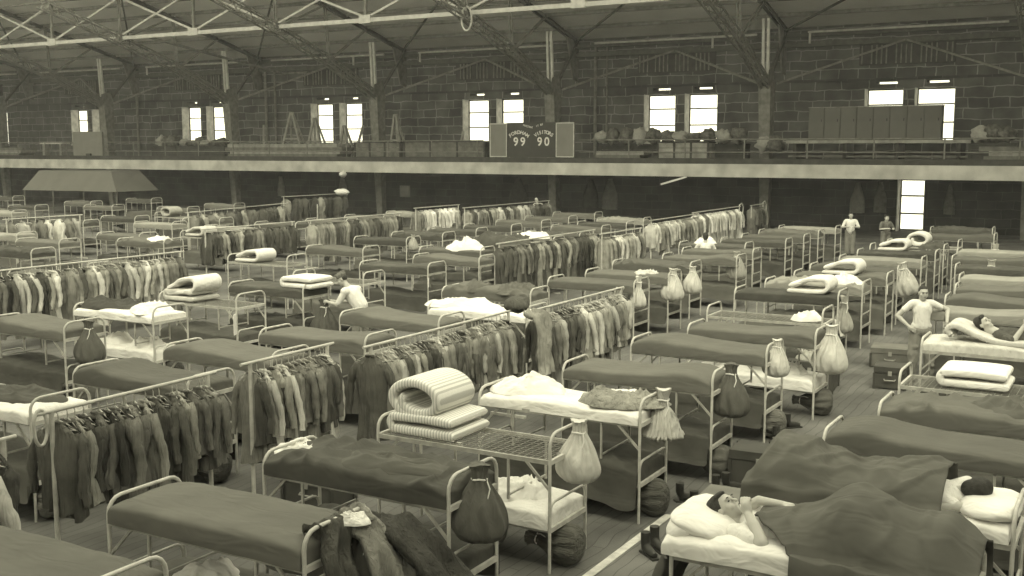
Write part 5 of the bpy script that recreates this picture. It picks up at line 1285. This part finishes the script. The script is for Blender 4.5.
# --- people farther back
def upright(bx, by, zs, label, ang, hair=True, shirt='shirt_white', arms='down', lean=0.0):
    """person seen from the waist up; the legs are modelled too"""
    Fm = Matrix.Translation((bx, by, 0)) @ Matrix.Rotation(ang, 4, 'Z')
    Hm = Fm @ frame((lean * .25, -.02 - lean * .1, 1.58 * zs), (lean, -.05, 1), (0, -1, -.1))
    def L3(p): return Fm @ Vector((p[0], p[1], p[2] * zs))
    bd = [('c', L3((0, 0, .98)), L3((lean * .1, 0, 1.28)), .13, .14), ('c', L3((-.17, 0, 1.36)), L3((.17, 0, 1.36)), .065, .065), ('c', L3((-.09, 0, .95)), L3((-.1, 0, .5)), .09, .065), ('c', L3((.09, 0, .95)), L3((.1, 0, .5)), .09, .065), ('c', L3((-.1, 0, .5)), L3((-.1, 0, .06)), .06, .045), ('c', L3((.1, 0, .5)), L3((.1, 0, .06)), .06, .045), ('c', L3((lean * .1, 0, 1.36)), L3((lean * .2, 0, 1.48)), .06, .055)]
    for q in (-1, 1):
        if arms == 'down': el, wr = (q * .27, .02, 1.1), (q * .25, -.12, .88)
        elif arms == 'spread': el, wr = (q * .42, -.08, 1.22), (q * .62, -.25, 1.18)
        else: el, wr = (q * .3, -.08, 1.12), (q * .12, -.3, 1.15)
        bd += [('c', L3((q * .19, 0, 1.35)), L3(el), .052, .043), ('c', L3(el), L3(wr), .042, .03)]
        d = (L3(wr) - L3(el)).normalized(); bd += hand(L3(wr), d, (0, 0, -1), .6, 1.0, q)
    bd += xf(Hm, HEAD)
    sh_ = [('c', L3((0, 0, .98)), L3((lean * .1, 0, 1.26)), .155, .165), ('c', L3((-.17, 0, 1.355)), L3((.17, 0, 1.355)), .08, .08)]
    for q in (-1, 1):
        el = {'down': (q * .26, .02, 1.13), 'spread': (q * .40, -.07, 1.23)}.get(arms, (q * .28, -.07, 1.15))
        sh_.append(('c', L3((q * .19, 0, 1.35)), L3(el), .07, .06))
    tr = [('c', L3((-.09, 0, .93)), L3((-.1, 0, .1)), .115, .08), ('c', L3((.09, 0, .93)), L3((.1, 0, .1)), .115, .08), ('e', L3((0, 0, .95)), (.17, .14, .1))]
    parts = [('shirt', sh_, shirt, .014), ('trousers', tr, 'wool_trousers', .016)]
    if hair: parts.append(('hair', xf(Hm, HAIR), 'hair', .012))
    person(label, (bx, by, 0), bd, parts, None, .012)
upright(-10.9, 29.78, .96, 'dark haired man in white shirt seen from behind among the bunks', PI + .4, True, 'shirt_white', 'front')
upright(-25.4, 46.3, 1.0, 'man in grey shirt leaning at the end of a far coat rack', .9, False, 'coat_pale', 'front', -.3)
upright(-9.75, 42.3, .96, 'man in white shirt facing the camera far back left of the door', .3, True, 'shirt_white', 'front')
upright(-8.6, 43.0, .9, 'person in grey shirt standing beside the bright door', .8, True, 'coat_mid', 'front')

# ================================================================= HAZE (dusty air in the drill hall)
if HAZE:
    hm = bpy.data.materials.new('dusty air'); hm.use_nodes = True
    nt = hm.node_tree; nt.nodes.remove(nt.nodes['Principled BSDF'])
    vsn = nt.nodes.new('ShaderNodeVolumeScatter'); vsn.inputs['Density'].default_value = HAZE; vsn.inputs['Color'].default_value = (1, 1, 1, 1)
    vsn.inputs['Anisotropy'].default_value = 0.0
    nt.links.new(vsn.outputs[0], nt.nodes['Material Output'].inputs['Volume'])
    hz = put('dusty_air', MB().box(XL + .1, 12, -3, YW - .05, .05, 16).mesh('dusty_air', hm))
    tag(hz, 'thin dusty haze filling the hall air', 'haze', None, 'stuff')
